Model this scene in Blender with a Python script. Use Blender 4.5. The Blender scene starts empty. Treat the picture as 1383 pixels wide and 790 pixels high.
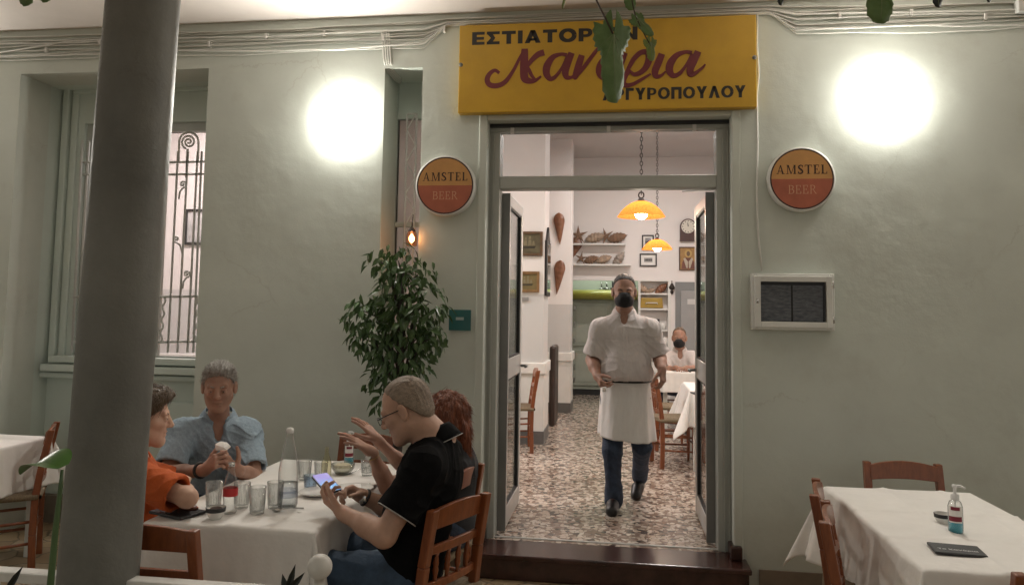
import bpy, bmesh, math, random
import numpy as np
from mathutils import Vector, Matrix
random.seed(7); np.random.seed(7)
C = bpy.context.scene.collection
scene = bpy.context.scene
PI = math.pi

# ------------------------------------------------------------------ camera
FOC, PX0, PY0, IW, IH = 1022.7, 691.5, 340.0, 1383.0, 790.0
CAM = np.array([0.0, 0.0, 1.64])
def cam_axes(yaw, tilt, roll):
    cy, sy = math.cos(yaw), math.sin(yaw)
    fwd = np.array([-sy, cy, 0]); right = np.array([cy, sy, 0]); up = np.array([0, 0, 1.0])
    f2 = fwd*math.cos(tilt) + up*math.sin(tilt); u2 = up*math.cos(tilt) - fwd*math.sin(tilt)
    return right*math.cos(roll) + u2*math.sin(roll), u2*math.cos(roll) - right*math.sin(roll), f2
RX, UX, FX = cam_axes(math.radians(8.0), math.radians(4.27), math.radians(0.89))
cd = bpy.data.cameras.new('camera'); cam = bpy.data.objects.new('camera', cd); C.objects.link(cam)
M4 = Matrix.Identity(4)
for i in range(3):
    M4[i][0] = RX[i]; M4[i][1] = UX[i]; M4[i][2] = -FX[i]; M4[i][3] = CAM[i]
cam.matrix_world = M4
cd.sensor_width = 36; cd.sensor_fit = 'HORIZONTAL'; cd.lens = FOC/IW*36
cd.shift_y = -(IH/2 - PY0)/IW; cd.clip_start = 0.05; cd.clip_end = 200
scene.camera = cam
def ray(x, y): return FX + RX*(x-PX0)/FOC - UX*(y-PY0)/FOC
def P(x, y, Y):                      # world point on the vertical plane at depth Y
    d = ray(x, y); return CAM + d*(Y/d[1])
def PZ(x, y, Z):                     # world point on a level plane at height Z
    d = ray(x, y); return CAM + d*((Z-CAM[2])/d[2])

# ------------------------------------------------------------------ world, exposure
w = bpy.data.worlds.new('World'); scene.world = w; w.use_nodes = True
wn = w.node_tree.nodes; bg = wn['Background']
sky = wn.new('ShaderNodeTexSky'); sky.sky_type = 'NISHITA'; sky.sun_disc = False
sky.sun_elevation = math.radians(-4); sky.sun_rotation = math.radians(200)
mixw = wn.new('ShaderNodeMix'); mixw.data_type = 'RGBA'; mixw.inputs[0].default_value = 0.92
w.node_tree.links.new(sky.outputs[0], mixw.inputs[6])
mixw.inputs[7].default_value = (0.98, 0.95, 0.84, 1)       # night glow of the town
w.node_tree.links.new(mixw.outputs[2], bg.inputs[0]); bg.inputs[1].default_value = 0.20
vs = scene.view_settings
vs.view_transform = 'Standard'; vs.look = 'None'; vs.gamma = 1; vs.use_curve_mapping = False; vs.exposure = 1.32
scene.render.engine = 'CYCLES'
cy = scene.cycles
cy.use_denoising = True
try: cy.denoiser = 'OPENIMAGEDENOISE'
except Exception: pass
cy.max_bounces = 10; cy.diffuse_bounces = 5; cy.transparent_max_bounces = 24; cy.glossy_bounces = 5
cy.caustics_reflective = False; cy.caustics_refractive = False
cy.sample_clamp_indirect = 4.0
PEND_W, KITCH_W, ROOM_W = 3.6, 4.5, 23.0

# ------------------------------------------------------------------ materials
def srgb(r, g, b):
    f = lambda c: ((c/255+0.055)/1.055)**2.4 if c > 10 else c/255/12.92
    return (f(r), f(g), f(b))
MATS = {}
def mat(name, col, rough=0.6, var=0.12, vscale=6.0, bump=0.0, bscale=60.0, bdist=0.01, metal=0.0, spec=0.5,
        col2=None, stretch=None, sheen=0.0, coat=0.0, trans=0.0, sss=0.0):
    if name in MATS: return MATS[name]
    m = bpy.data.materials.new(name); m.use_nodes = True; MATS[name] = m
    nt = m.node_tree; n = nt.nodes; l = nt.links; b = n['Principled BSDF']
    tc = n.new('ShaderNodeTexCoord'); src = tc.outputs['Object']
    if stretch:
        mp = n.new('ShaderNodeMapping'); mp.inputs['Scale'].default_value = stretch
        l.new(src, mp.inputs[0]); src = mp.outputs[0]
    nz = n.new('ShaderNodeTexNoise'); nz.inputs['Scale'].default_value = vscale; nz.inputs['Detail'].default_value = 6
    nz.inputs['Roughness'].default_value = 0.65
    l.new(src, nz.inputs['Vector'])
    cr = n.new('ShaderNodeValToRGB'); cr.color_ramp.elements[0].position = 0.3; cr.color_ramp.elements[1].position = 0.7
    c2 = col2 if col2 else tuple(min(1, c*(1+var)) for c in col)
    c1 = col if col2 else tuple(c*(1-var) for c in col)
    cr.color_ramp.elements[0].color = (*c1, 1); cr.color_ramp.elements[1].color = (*c2, 1)
    l.new(nz.outputs[0], cr.inputs[0]); l.new(cr.outputs[0], b.inputs['Base Color'])
    b.inputs['Roughness'].default_value = rough; b.inputs['Metallic'].default_value = metal
    b.inputs['Specular IOR Level'].default_value = spec
    if sheen: b.inputs['Sheen Weight'].default_value = sheen
    if coat: b.inputs['Coat Weight'].default_value = coat; b.inputs['Coat Roughness'].default_value = 0.12
    if sss:
        b.inputs['Subsurface Weight'].default_value = sss
        b.inputs['Subsurface Radius'].default_value = (0.02, 0.008, 0.004); b.inputs['Subsurface Scale'].default_value = 0.4
    if trans: b.inputs['Transmission Weight'].default_value = trans
    if bump:
        bn = n.new('ShaderNodeTexNoise'); bn.inputs['Scale'].default_value = bscale; bn.inputs['Detail'].default_value = 5
        l.new(src, bn.inputs['Vector'])
        bp = n.new('ShaderNodeBump'); bp.inputs['Strength'].default_value = bump; bp.inputs['Distance'].default_value = bdist
        l.new(bn.outputs[0], bp.inputs['Height']); l.new(bp.outputs[0], b.inputs['Normal'])
    return m
def thin_glass(name, tint=(0.95, 0.97, 0.96), refl=0.06, rough=0.02, edge=0.5):
    if name in MATS: return MATS[name]
    m = bpy.data.materials.new(name); m.use_nodes = True; MATS[name] = m
    nt = m.node_tree; n = nt.nodes; l = nt.links; n.remove(n['Principled BSDF'])
    tr = n.new('ShaderNodeBsdfTransparent'); lf = n.new('ShaderNodeLayerWeight'); lf.inputs[0].default_value = 0.5
    er = n.new('ShaderNodeValToRGB'); er.color_ramp.elements[0].position = .35; er.color_ramp.elements[0].color = (*tint, 1); er.color_ramp.elements[1].position = .97; er.color_ramp.elements[1].color = (*[c*edge for c in tint], 1)
    l.new(lf.outputs['Facing'], er.inputs[0]); l.new(er.outputs[0], tr.inputs[0])
    gl = n.new('ShaderNodeBsdfGlossy'); gl.inputs['Roughness'].default_value = rough
    lw = n.new('ShaderNodeLayerWeight'); lw.inputs[0].default_value = 0.25
    mr = n.new('ShaderNodeMapRange'); mr.inputs[3].default_value = refl; mr.inputs[4].default_value = 0.85
    l.new(lw.outputs['Facing'], mr.inputs[0])
    pw = n.new('ShaderNodeMath'); pw.operation = 'POWER'; pw.inputs[1].default_value = 1.6
    l.new(mr.outputs[0], pw.inputs[0])
    mx = n.new('ShaderNodeMixShader'); l.new(pw.outputs[0], mx.inputs[0]); l.new(tr.outputs[0], mx.inputs[1]); l.new(gl.outputs[0], mx.inputs[2])
    l.new(mx.outputs[0], n['Material Output'].inputs[0]); return m
def reflection_edges(m, f):  # whitish rims painted in to stand for reflections inside the glass
    nt = m.node_tree; n = nt.nodes; l = nt.links; out = n['Material Output']; src = out.inputs[0].links[0].from_socket
    lw = n.new('ShaderNodeLayerWeight'); lw.inputs[0].default_value = .35; mr = n.new('ShaderNodeMapRange'); mr.inputs[1].default_value = .25; mr.inputs[3].default_value = .025; mr.inputs[4].default_value = f; l.new(lw.outputs['Facing'], mr.inputs[0])
    d = n.new('ShaderNodeBsdfDiffuse'); d.inputs[0].default_value = (.8, .8, .78, 1); t = n.new('ShaderNodeBsdfTranslucent'); t.inputs[0].default_value = (.8, .8, .78, 1)
    dm = n.new('ShaderNodeMixShader'); l.new(d.outputs[0], dm.inputs[1]); l.new(t.outputs[0], dm.inputs[2])
    mx = n.new('ShaderNodeMixShader'); l.new(mr.outputs[0], mx.inputs[0]); l.new(src, mx.inputs[1]); l.new(dm.outputs[0], mx.inputs[2]); l.new(mx.outputs[0], out.inputs[0])
def emit(name, col, strength, diff=None):
    if name in MATS: return MATS[name]
    m = bpy.data.materials.new(name); m.use_nodes = True; MATS[name] = m
    b = m.node_tree.nodes['Principled BSDF']; b.inputs['Base Color'].default_value = (*(diff or col), 1)
    b.inputs['Emission Color'].default_value = (*col, 1); b.inputs['Emission Strength'].default_value = strength
    return m

def plaster(name, col, lump=0.5, fine=0.35, var=0.06):
    m = mat(name, col, rough=0.66, var=var, vscale=1.3, spec=0.3)
    nt = m.node_tree; n = nt.nodes; l = nt.links; b = n['Principled BSDF']
    tc = n.new('ShaderNodeTexCoord')
    def nz(s, d, sc=None):
        t = n.new('ShaderNodeTexNoise'); t.inputs['Scale'].default_value = s; t.inputs['Detail'].default_value = d
        l.new(tc.outputs['Object'], t.inputs['Vector']); return t.outputs[0]
    b1 = n.new('ShaderNodeBump'); b1.inputs['Strength'].default_value = lump; b1.inputs['Distance'].default_value = 0.07
    b2 = n.new('ShaderNodeBump'); b2.inputs['Strength'].default_value = fine; b2.inputs['Distance'].default_value = 0.010
    b3 = n.new('ShaderNodeBump'); b3.inputs['Strength'].default_value = fine*0.6; b3.inputs['Distance'].default_value = 0.003
    mk = n.new('ShaderNodeMath'); mk.operation = 'MULTIPLY'; l.new(nz(22, 4), mk.inputs[0])
    mp_ = n.new('ShaderNodeMapRange'); mp_.inputs[1].default_value = .38; mp_.inputs[2].default_value = .66; mp_.inputs[3].default_value = .15; l.new(nz(1.1, 4), mp_.inputs[0]); l.new(mp_.outputs[0], mk.inputs[1])
    l.new(nz(1.5, 3), b1.inputs['Height']); l.new(mk.outputs[0], b2.inputs['Height']); l.new(nz(95, 3), b3.inputs['Height'])
    l.new(b1.outputs[0], b2.inputs['Normal']); l.new(b2.outputs[0], b3.inputs['Normal']); l.new(b3.outputs[0], b.inputs['Normal'])
    return m
def stain(m, dark, z0, z1, amt):
    nt = m.node_tree; n = nt.nodes; l = nt.links; b = n['Principled BSDF']; src = b.inputs['Base Color'].links[0].from_socket
    g = n.new('ShaderNodeNewGeometry'); sp = n.new('ShaderNodeSeparateXYZ'); l.new(g.outputs['Position'], sp.inputs[0])
    nz = n.new('ShaderNodeTexNoise'); nz.inputs['Scale'].default_value = 3.2; nz.inputs['Detail'].default_value = 7; l.new(g.outputs['Position'], nz.inputs['Vector'])
    md = n.new('ShaderNodeMath'); md.operation = 'MULTIPLY_ADD'; md.inputs[1].default_value = .9; l.new(nz.outputs[0], md.inputs[0]); l.new(sp.outputs['Z'], md.inputs[2])
    mr = n.new('ShaderNodeMapRange'); mr.inputs[1].default_value = z0+.45; mr.inputs[2].default_value = z1+.45; mr.inputs[3].default_value = amt; mr.inputs[4].default_value = 0; l.new(md.outputs[0], mr.inputs[0])
    n2 = n.new('ShaderNodeTexNoise'); n2.inputs['Scale'].default_value = 1.9; n2.inputs['Detail'].default_value = 9; n2.inputs['Roughness'].default_value = .7; l.new(g.outputs['Position'], n2.inputs['Vector'])
    m2 = n.new('ShaderNodeMapRange'); m2.inputs[1].default_value = .56; m2.inputs[2].default_value = .72; m2.inputs[4].default_value = amt*.45; l.new(n2.outputs[0], m2.inputs[0])
    mxm = n.new('ShaderNodeMath'); mxm.operation = 'MAXIMUM'; l.new(mr.outputs[0], mxm.inputs[0]); l.new(m2.outputs[0], mxm.inputs[1])
    wp = n.new('ShaderNodeMixRGB'); wp.blend_type = 'ADD'; wp.inputs[0].default_value = .35; l.new(g.outputs['Position'], wp.inputs[1]); l.new(n2.outputs['Color'], wp.inputs[2])
    vo = n.new('ShaderNodeTexVoronoi'); vo.feature = 'DISTANCE_TO_EDGE'; vo.inputs['Scale'].default_value = .8; l.new(wp.outputs[0], vo.inputs['Vector'])
    ck_ = n.new('ShaderNodeMapRange'); ck_.inputs[1].default_value = .0016; ck_.inputs[2].default_value = .0042; ck_.inputs[3].default_value = 1; ck_.inputs[4].default_value = 0; l.new(vo.outputs['Distance'], ck_.inputs[0])
    n3 = n.new('ShaderNodeTexNoise'); n3.inputs['Scale'].default_value = 1.4; l.new(g.outputs['Position'], n3.inputs['Vector']); m3 = n.new('ShaderNodeMapRange'); m3.inputs[1].default_value = .52; m3.inputs[2].default_value = .62; m3.inputs[4].default_value = .22; l.new(n3.outputs[0], m3.inputs[0])
    cm = n.new('ShaderNodeMath'); cm.operation = 'MULTIPLY'; l.new(ck_.outputs[0], cm.inputs[0]); l.new(m3.outputs[0], cm.inputs[1])
    mm = n.new('ShaderNodeMath'); mm.operation = 'MAXIMUM'; l.new(mxm.outputs[0], mm.inputs[0]); l.new(cm.outputs[0], mm.inputs[1]); mxm = mm
    mx = n.new('ShaderNodeMix'); mx.data_type = 'RGBA'; mx.inputs[7].default_value = (*dark, 1); l.new(mxm.outputs[0], mx.inputs[0]); l.new(src, mx.inputs[6]); l.new(mx.outputs[2], b.inputs['Base Color'])
    return m
M_WALL = plaster('sage_plaster', (0.545, 0.585, 0.535), 0.28, 0.22)
stain(M_WALL, (.30, .27, .21), .05, .5, .45)
M_REVEAL = plaster('sage_reveal', (0.56, 0.63, 0.585), 0.2, 0.2)
M_SOFFIT = plaster('white_soffit', (0.82, 0.76, 0.72), 0.15, 0.12)
M_IN = plaster('interior_white', (0.76, 0.72, 0.70), 0.08, 0.08, 0.03)
M_INGREY = plaster('interior_grey', (0.56, 0.55, 0.54), 0.08, 0.08, 0.03)
M_TRIM = mat('white_trim', (0.70, 0.69, 0.66), 0.5, 0.05)
M_COL = plaster('column_paint', (0.160, 0.160, 0.145), 0.10, 0.5, 0.3); M_COL.node_tree.nodes['Principled BSDF'].inputs['Roughness'].default_value = .55
stain(M_COL, (.10, .09, .075), .1, .9, .5)
M_FRAME = mat('grey_green_paint', (0.40, 0.42, 0.39), 0.42, 0.08, 3, bump=0.15, bscale=30)
M_FRAMED = mat('grey_green_dark', (0.18, 0.195, 0.18), 0.4, 0.1, 3)
M_ALU = mat('aluminium', (0.55, 0.55, 0.54), 0.35, 0.05, 4, metal=0.25)
M_ALUD = mat('dark_aluminium', (0.20, 0.205, 0.20), 0.35, 0.1, 4, metal=0.1)
M_BLACK = mat('black_rubber', (0.015, 0.015, 0.016), 0.5, 0.2)
M_YEL = mat('yellow_sign_paint', (0.57, 0.34, 0.020), 0.42, 0.10, 2.5, bump=0.05, bscale=40)
M_SIGNBLK = mat('sign_black', (0.022, 0.018, 0.015), 0.4, 0.2)
M_SIGNRED = mat('sign_maroon', (0.17, 0.022, 0.028), 0.4, 0.12)
M_WOODCH = mat('chair_wood', (0.155, 0.040, 0.012), 0.33, 0.4, 9, col2=(0.25, 0.072, 0.022), stretch=(6, 6, 1), bump=0.08, bscale=50, coat=0.35)
M_RUSH = mat('rush_seat', (0.20, 0.15, 0.09), 0.8, 0.35, 40, bump=0.9, bscale=90, stretch=(1, 5, 1))
M_CLOTH = mat('white_cloth', (0.77, 0.75, 0.72), 0.85, 0.05, 5, bump=0.5, bscale=9, bdist=0.016, sheen=0.1)
M_PAPER = mat('paper_white', (0.78, 0.76, 0.73), 0.8, 0.04, 10, bump=0.2, bscale=30)
M_STEP = mat('maroon_marble', (0.042, 0.016, 0.013), 0.24, 0.5, 7, coat=0.12)
M_SKIN = mat('skin_light', (0.45, 0.27, 0.195), 0.6, 0.13, 14, bump=0.12, bscale=140, bdist=0.003, sss=0.14)
M_SKINP = mat('skin_ruddy', (0.35, 0.195, 0.138), 0.58, 0.15, 14, bump=0.14, bscale=120, bdist=0.003, sss=0.14)
M_SKINW = mat('skin_pale', (0.54, 0.335, 0.245), 0.6, 0.10, 14, bump=0.1, bscale=140, bdist=0.003, sss=0.14)
M_HGREY = mat('grey_hair', (0.20, 0.185, 0.17), 0.5, 0.5, 55, bump=0.9, bscale=160, bdist=0.01, col2=(0.42, 0.40, 0.37), stretch=(1, 1, 0.25))
M_HBLOND = mat('short_fair_hair', (0.20, 0.155, 0.118), 0.55, 0.4, 70, bump=0.8, bscale=220, bdist=0.006, col2=(0.37, 0.285, 0.215))
M_HBROWN = mat('brown_hair', (0.055, 0.033, 0.018), 0.45, 0.5, 50, bump=0.9, bscale=130, bdist=0.012, col2=(0.16, 0.105, 0.06), stretch=(1, 1, 0.3))
M_HRED = mat('auburn_hair', (0.085, 0.020, 0.008), 0.4, 0.5, 60, bump=0.9, bscale=130, bdist=0.012, col2=(0.27, 0.078, 0.028), stretch=(1, 1, 0.25))
M_HDARK = mat('dark_hair', (0.018, 0.013, 0.010), 0.5, 0.4, 60, bump=0.8, bscale=200, bdist=0.006)
M_BLUE = mat('blue_linen', (0.26, 0.335, 0.40), 0.9, 0.16, 70, bump=0.6, bscale=26, bdist=0.014)
M_ORANGE = mat('orange_cotton', (0.45, 0.085, 0.014), 0.9, 0.14, 10, bump=0.6, bscale=18, bdist=0.015)
M_POLO = mat('black_pique', (0.0045, 0.0045, 0.005), 0.95, 0.2, 60, bump=0.3, bscale=200, bdist=0.003, spec=.12)
M_PIPE = mat('white_piping', (0.34, 0.33, 0.31), 0.7, 0.05)
M_WSHIRT = mat('white_shirt_cotton', (0.60, 0.555, 0.54), 0.85, 0.06, 8, bump=0.6, bscale=13, bdist=0.02, stretch=(1.6, 1, .7))
M_APRON = mat('apron_cotton', (0.76, 0.74, 0.72), 0.85, 0.05, 8, bump=0.5, bscale=11, bdist=0.02, stretch=(1.8, 1, .6))
M_JEANS = mat('denim', (0.030, 0.045, 0.078), 0.85, 0.4, 22, bump=0.5, bscale=45, bdist=0.01)
M_JEANSL = mat('denim_light', (0.035, 0.062, 0.105), 0.85, 0.35, 14, bump=0.4, bscale=40, bdist=0.01)
M_SHOE = mat('black_leather', (0.010, 0.009, 0.009), 0.4, 0.3)
M_MASK = mat('black_mask', (0.008, 0.008, 0.010), 0.8, 0.2, 40, bump=0.2, bscale=120)
M_GLASS = thin_glass('clear_glass', (0.95, 0.96, 0.955), 0.13, edge=.55)
reflection_edges(M_GLASS, .42)
M_PANE = thin_glass('window_pane', (0.84, 0.82, 0.82), 0.06, edge=.9)
M_DOORGL = thin_glass('door_glass', (0.84, 0.85, 0.84), 0.16, edge=.9)
M_LEAF = mat('ficus_leaf', (0.022, 0.050, 0.016), 0.36, 0.4, 26, col2=(0.085, 0.155, 0.05), spec=0.4)
M_VINE = mat('vine_leaf', (0.14, 0.22, 0.08), 0.55, 0.3, 18, col2=(0.24, 0.33, 0.15), bump=0.4, bscale=40)
M_VINEY = mat('pale_vine_leaf', (0.25, 0.30, 0.10), 0.55, 0.25, 18, bump=0.3, bscale=40)
def translucent(m, f):
    nt = m.node_tree; n = nt.nodes; l = nt.links; b = n['Principled BSDF']; t = n.new('ShaderNodeBsdfTranslucent'); mx = n.new('ShaderNodeMixShader'); mx.inputs[0].default_value = f
    l.new(b.inputs['Base Color'].links[0].from_socket, t.inputs[0]); l.new(b.outputs[0], mx.inputs[1]); l.new(t.outputs[0], mx.inputs[2]); l.new(mx.outputs[0], n['Material Output'].inputs[0])
translucent(M_VINE, .45); translucent(M_VINEY, .45); translucent(M_LEAF, .12)
M_STEM = mat('stem_brown', (0.07, 0.045, 0.03), 0.7, 0.3)
M_GREENST = mat('green_stem', (0.06, 0.11, 0.04), 0.45, 0.2)
M_DARKLEAF = mat('dark_leaf', (0.008, 0.012, 0.008), 0.4, 0.3)
M_CABLE = mat('painted_cable', (0.64, 0.64, 0.60), 0.5, 0.08)
M_GRILLE = mat('grille_iron', (0.52, 0.525, 0.50), 0.45, 0.1)
M_WHITEP = mat('white_paint', (0.66, 0.67, 0.64), 0.45, 0.06)
M_RAILP = mat('rail_white', (0.60, 0.585, 0.55), 0.5, 0.1, 12)
M_PLASTIC = mat('white_plastic', (0.75, 0.75, 0.74), 0.35, 0.03)
M_GEL = mat('blue_gel', (0.06, 0.50, 0.66), 0.1, 0.05, trans=0.4)
M_MAROON = mat('maroon_label', (0.20, 0.012, 0.03), 0.5, 0.1)
M_REDL = mat('red_label', (0.50, 0.03, 0.03), 0.5, 0.1)
M_BLKC = mat('black_cover', (0.022, 0.022, 0.023), 0.5, 0.2, 30, bump=0.2, bscale=200)
M_BROWNL = mat('brown_leather', (0.10, 0.028, 0.015), 0.45, 0.25, 20)
M_CERAM = mat('white_ceramic', (0.72, 0.71, 0.68), 0.2, 0.03)
M_STEEL = mat('steel', (0.55, 0.55, 0.54), 0.2, 0.05, metal=1.0)
M_GOLD = mat('warm_metal', (0.45, 0.32, 0.14), 0.3, 0.1, metal=0.9)
M_CHARC = mat('bark_dark', (0.035, 0.026, 0.02), 0.8, 0.3, 20, bump=0.5, bscale=40)

# terrazzo-like mosaic floor inside
def chips(name, scale, cols, grout, rough, bumps=0.1, gw=0.06):
    m = bpy.data.materials.new(name); m.use_nodes = True; MATS[name] = m
    nt = m.node_tree; n = nt.nodes; l = nt.links; b = n['Principled BSDF']
    tc = n.new('ShaderNodeTexCoord')
    nz = n.new('ShaderNodeTexNoise'); nz.inputs['Scale'].default_value = scale*0.6; nz.inputs['Detail'].default_value = 3
    l.new(tc.outputs['Object'], nz.inputs['Vector'])
    mv = n.new('ShaderNodeVectorMath'); mv.operation = 'SCALE'; mv.inputs['Scale'].default_value = 0.9/scale
    l.new(nz.outputs['Color'], mv.inputs[0])
    ad = n.new('ShaderNodeVectorMath'); l.new(tc.outputs['Object'], ad.inputs[0]); l.new(mv.outputs[0], ad.inputs[1])
    v = n.new('ShaderNodeTexVoronoi'); v.inputs['Scale'].default_value = scale; v.inputs['Randomness'].default_value = 1
    l.new(ad.outputs[0], v.inputs['Vector'])
    ve = n.new('ShaderNodeTexVoronoi'); ve.feature = 'DISTANCE_TO_EDGE'; ve.inputs['Scale'].default_value = scale
    l.new(ad.outputs[0], ve.inputs['Vector'])
    sp = n.new('ShaderNodeSeparateColor'); l.new(v.outputs['Color'], sp.inputs[0])
    cr = n.new('ShaderNodeValToRGB'); cr.color_ramp.interpolation = 'CONSTANT'
    e = cr.color_ramp.elements
    for i, (p, c) in enumerate(cols):
        if i < 2: e[i].position = p; e[i].color = (*c, 1)
        else:
            x = e.new(p); x.color = (*c, 1)
    l.new(sp.outputs[0], cr.inputs[0])
    th = n.new('ShaderNodeMapRange'); th.inputs[1].default_value = gw*0.4; th.inputs[2].default_value = gw
    l.new(ve.outputs['Distance'], th.inputs[0])
    mx = n.new('ShaderNodeMix'); mx.data_type = 'RGBA'; mx.inputs[6].default_value = (*grout, 1)
    l.new(th.outputs[0], mx.inputs[0]); l.new(cr.outputs[0], mx.inputs[7]); l.new(mx.outputs[2], b.inputs['Base Color'])
    b.inputs['Roughness'].default_value = rough
    bp = n.new('ShaderNodeBump'); bp.inputs['Strength'].default_value = bumps; bp.inputs['Distance'].default_value = 0.004
    l.new(th.outputs[0], bp.inputs['Height']); l.new(bp.outputs[0], b.inputs['Normal'])
    return m
M_TERR = chips('mosaic_floor', 29, [(0.0, (0.23, 0.165, 0.13)), (0.22, (0.50, 0.42, 0.35)), (0.48, (0.32, 0.245, 0.20)), (0.64, (0.58, 0.51, 0.44)), (0.90, (0.085, 0.065, 0.055))], (0.13, 0.10, 0.08), 0.19, 0.08, 0.05)
M_PAVE = chips('crazy_paving', 5.5, [(0.0, (0.34, 0.25, 0.15)), (0.3, (0.40, 0.31, 0.20)), (0.55, (0.29, 0.21, 0.13)), (0.8, (0.37, 0.29, 0.20))], (0.16, 0.12, 0.08), 0.6, 0.5, 0.05)

# ------------------------------------------------------------------ object helpers
def props(o, label=None, cat=None, group=None, kind=None):
    if label: o['label'] = label
    if cat: o['category'] = cat
    if group: o['group'] = group
    if kind: o['kind'] = kind
    return o
def thing(name, label, cat, loc=(0, 0, 0), rz=0.0, group=None):
    o = bpy.data.objects.new(name, None); C.objects.link(o); o.empty_display_size = 0.1
    o.location = [float(v) for v in loc]; o.rotation_euler = (0, 0, rz); return props(o, label, cat, group)
def wmat(o):
    m = Matrix.Translation(o.location) @ o.rotation_euler.to_matrix().to_4x4() @ Matrix.Diagonal((*o.scale, 1))
    return m if o.parent is None else wmat(o.parent) @ o.matrix_parent_inverse @ m
def addmesh(name, me, m, parent=None, smooth=False, bevel=0.0, world=False):
    o = bpy.data.objects.new(name, me); C.objects.link(o)
    for x in (m if isinstance(m, (list, tuple)) else [m]): me.materials.append(x)
    if parent is not None:
        o.parent = parent
        if world:
            o.matrix_parent_inverse = wmat(parent).inverted()
    if smooth and len(me.polygons):
        me.polygons.foreach_set('use_smooth', [True]*len(me.polygons))
    if bevel:
        bv = o.modifiers.new('bevel', 'BEVEL'); bv.width = bevel; bv.segments = 2; bv.limit_method = 'ANGLE'; bv.angle_limit = math.radians(40)
    return o
class MB:
    def __init__(s): s.v = []; s.f = []
    def add(s, vs, fs):
        k = len(s.v); s.v += [tuple(float(c) for c in v) for v in vs]; s.f += [tuple(i+k for i in f) for f in fs]; return s
    def box(s, a, b):
        (x0, y0, z0), (x1, y1, z1) = a, b
        return s.add([(x0,y0,z0),(x1,y0,z0),(x1,y1,z0),(x0,y1,z0),(x0,y0,z1),(x1,y0,z1),(x1,y1,z1),(x0,y1,z1)],
                     [(0,3,2,1),(4,5,6,7),(0,1,5,4),(1,2,6,5),(2,3,7,6),(3,0,4,7)])
    def hexa(s, p):                      # eight corners, bottom then top
        return s.add(p, [(0,3,2,1),(4,5,6,7),(0,1,5,4),(1,2,6,5),(2,3,7,6),(3,0,4,7)])
    def tube(s, pts, r, n=8, caps=True):
        pts = [np.array(p, float) for p in pts]; N = len(pts)
        rr = r if isinstance(r, (list, tuple)) else [r]*N
        vs = []; up = None
        for i, p in enumerate(pts):
            t = pts[min(i+1, N-1)] - pts[max(i-1, 0)]; t /= (np.linalg.norm(t)+1e-12)
            if up is None:
                a = np.array([0, 0, 1.0]) if abs(t[2]) < 0.9 else np.array([1.0, 0, 0])
            else: a = up
            u = a - t*(a@t); u /= (np.linalg.norm(u)+1e-12); up = u; q = np.cross(t, u)
            for k in range(n):
                an = 2*PI*k/n; vs.append(p + rr[i]*(u*math.cos(an)+q*math.sin(an)))
        fs = [(i*n+k, i*n+(k+1) % n, (i+1)*n+(k+1) % n, (i+1)*n+k) for i in range(N-1) for k in range(n)]
        if caps: fs += [tuple(range(n-1, -1, -1)), tuple((N-1)*n+k for k in range(n))]
        return s.add(vs, fs)
    def lathe(s, prof, c=(0, 0, 0), n=24, axis='z', cap=False, sx=1, sy=1):
        vs = []; N = len(prof)
        for (r, z) in prof:
            for k in range(n):
                a = 2*PI*k/n; x, y = r*math.cos(a)*sx, r*math.sin(a)*sy
                if axis == 'z': vs.append((c[0]+x, c[1]+y, c[2]+z))
                else: vs.append((c[0]+x, c[1]-z, c[2]+y))        # axis -y (out of the facade)
        fs = [(i*n+k, i*n+(k+1) % n, (i+1)*n+(k+1) % n, (i+1)*n+k) for i in range(N-1) for k in range(n)]
        if cap: fs += [tuple(range(n-1, -1, -1)), tuple((N-1)*n+k for k in range(n))]
        return s.add(vs, fs)
    def prism(s, poly, o, ux, uy, th):   # polygon in the plane (o; ux, uy) given thickness th along ux x uy
        o, ux, uy = (np.array(q, float) for q in (o, ux, uy)); nz = np.cross(ux, uy); nz /= np.linalg.norm(nz)
        n = len(poly); A = [o+ux*a+uy*b for a, b in poly]; B = [p+nz*th for p in A]
        return s.add(A+B, [tuple(range(n-1, -1, -1)), tuple(range(n, 2*n))] + [(i, (i+1) % n, n+(i+1) % n, n+i) for i in range(n)])
    def grid(s, fn, nu, nv):
        vs = [fn(i/nu, j/nv) for i in range(nu+1) for j in range(nv+1)]
        return s.add(vs, [(i*(nv+1)+j, (i+1)*(nv+1)+j, (i+1)*(nv+1)+j+1, i*(nv+1)+j+1) for i in range(nu) for j in range(nv)])
    def build(s, name, m, parent=None, smooth=False, bevel=0.0, world=False):
        me = bpy.data.meshes.new(name); me.from_pydata(s.v, [], s.f); me.update()
        bm = bmesh.new(); bm.from_mesh(me); bmesh.ops.recalc_face_normals(bm, faces=bm.faces); bm.to_mesh(me); bm.free()
        return addmesh(name, me, m, parent, smooth, bevel, world)
def box(name, a, b, m, parent=None, bevel=0.0, world=True): return MB().box(a, b).build(name, m, parent, False, bevel, world)
def copy_tree(o, parent=None):
    c = o.copy(); C.objects.link(c)
    if parent is not None: c.parent = parent
    for ch in list(o.children): copy_tree(ch, c)
    return c
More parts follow.
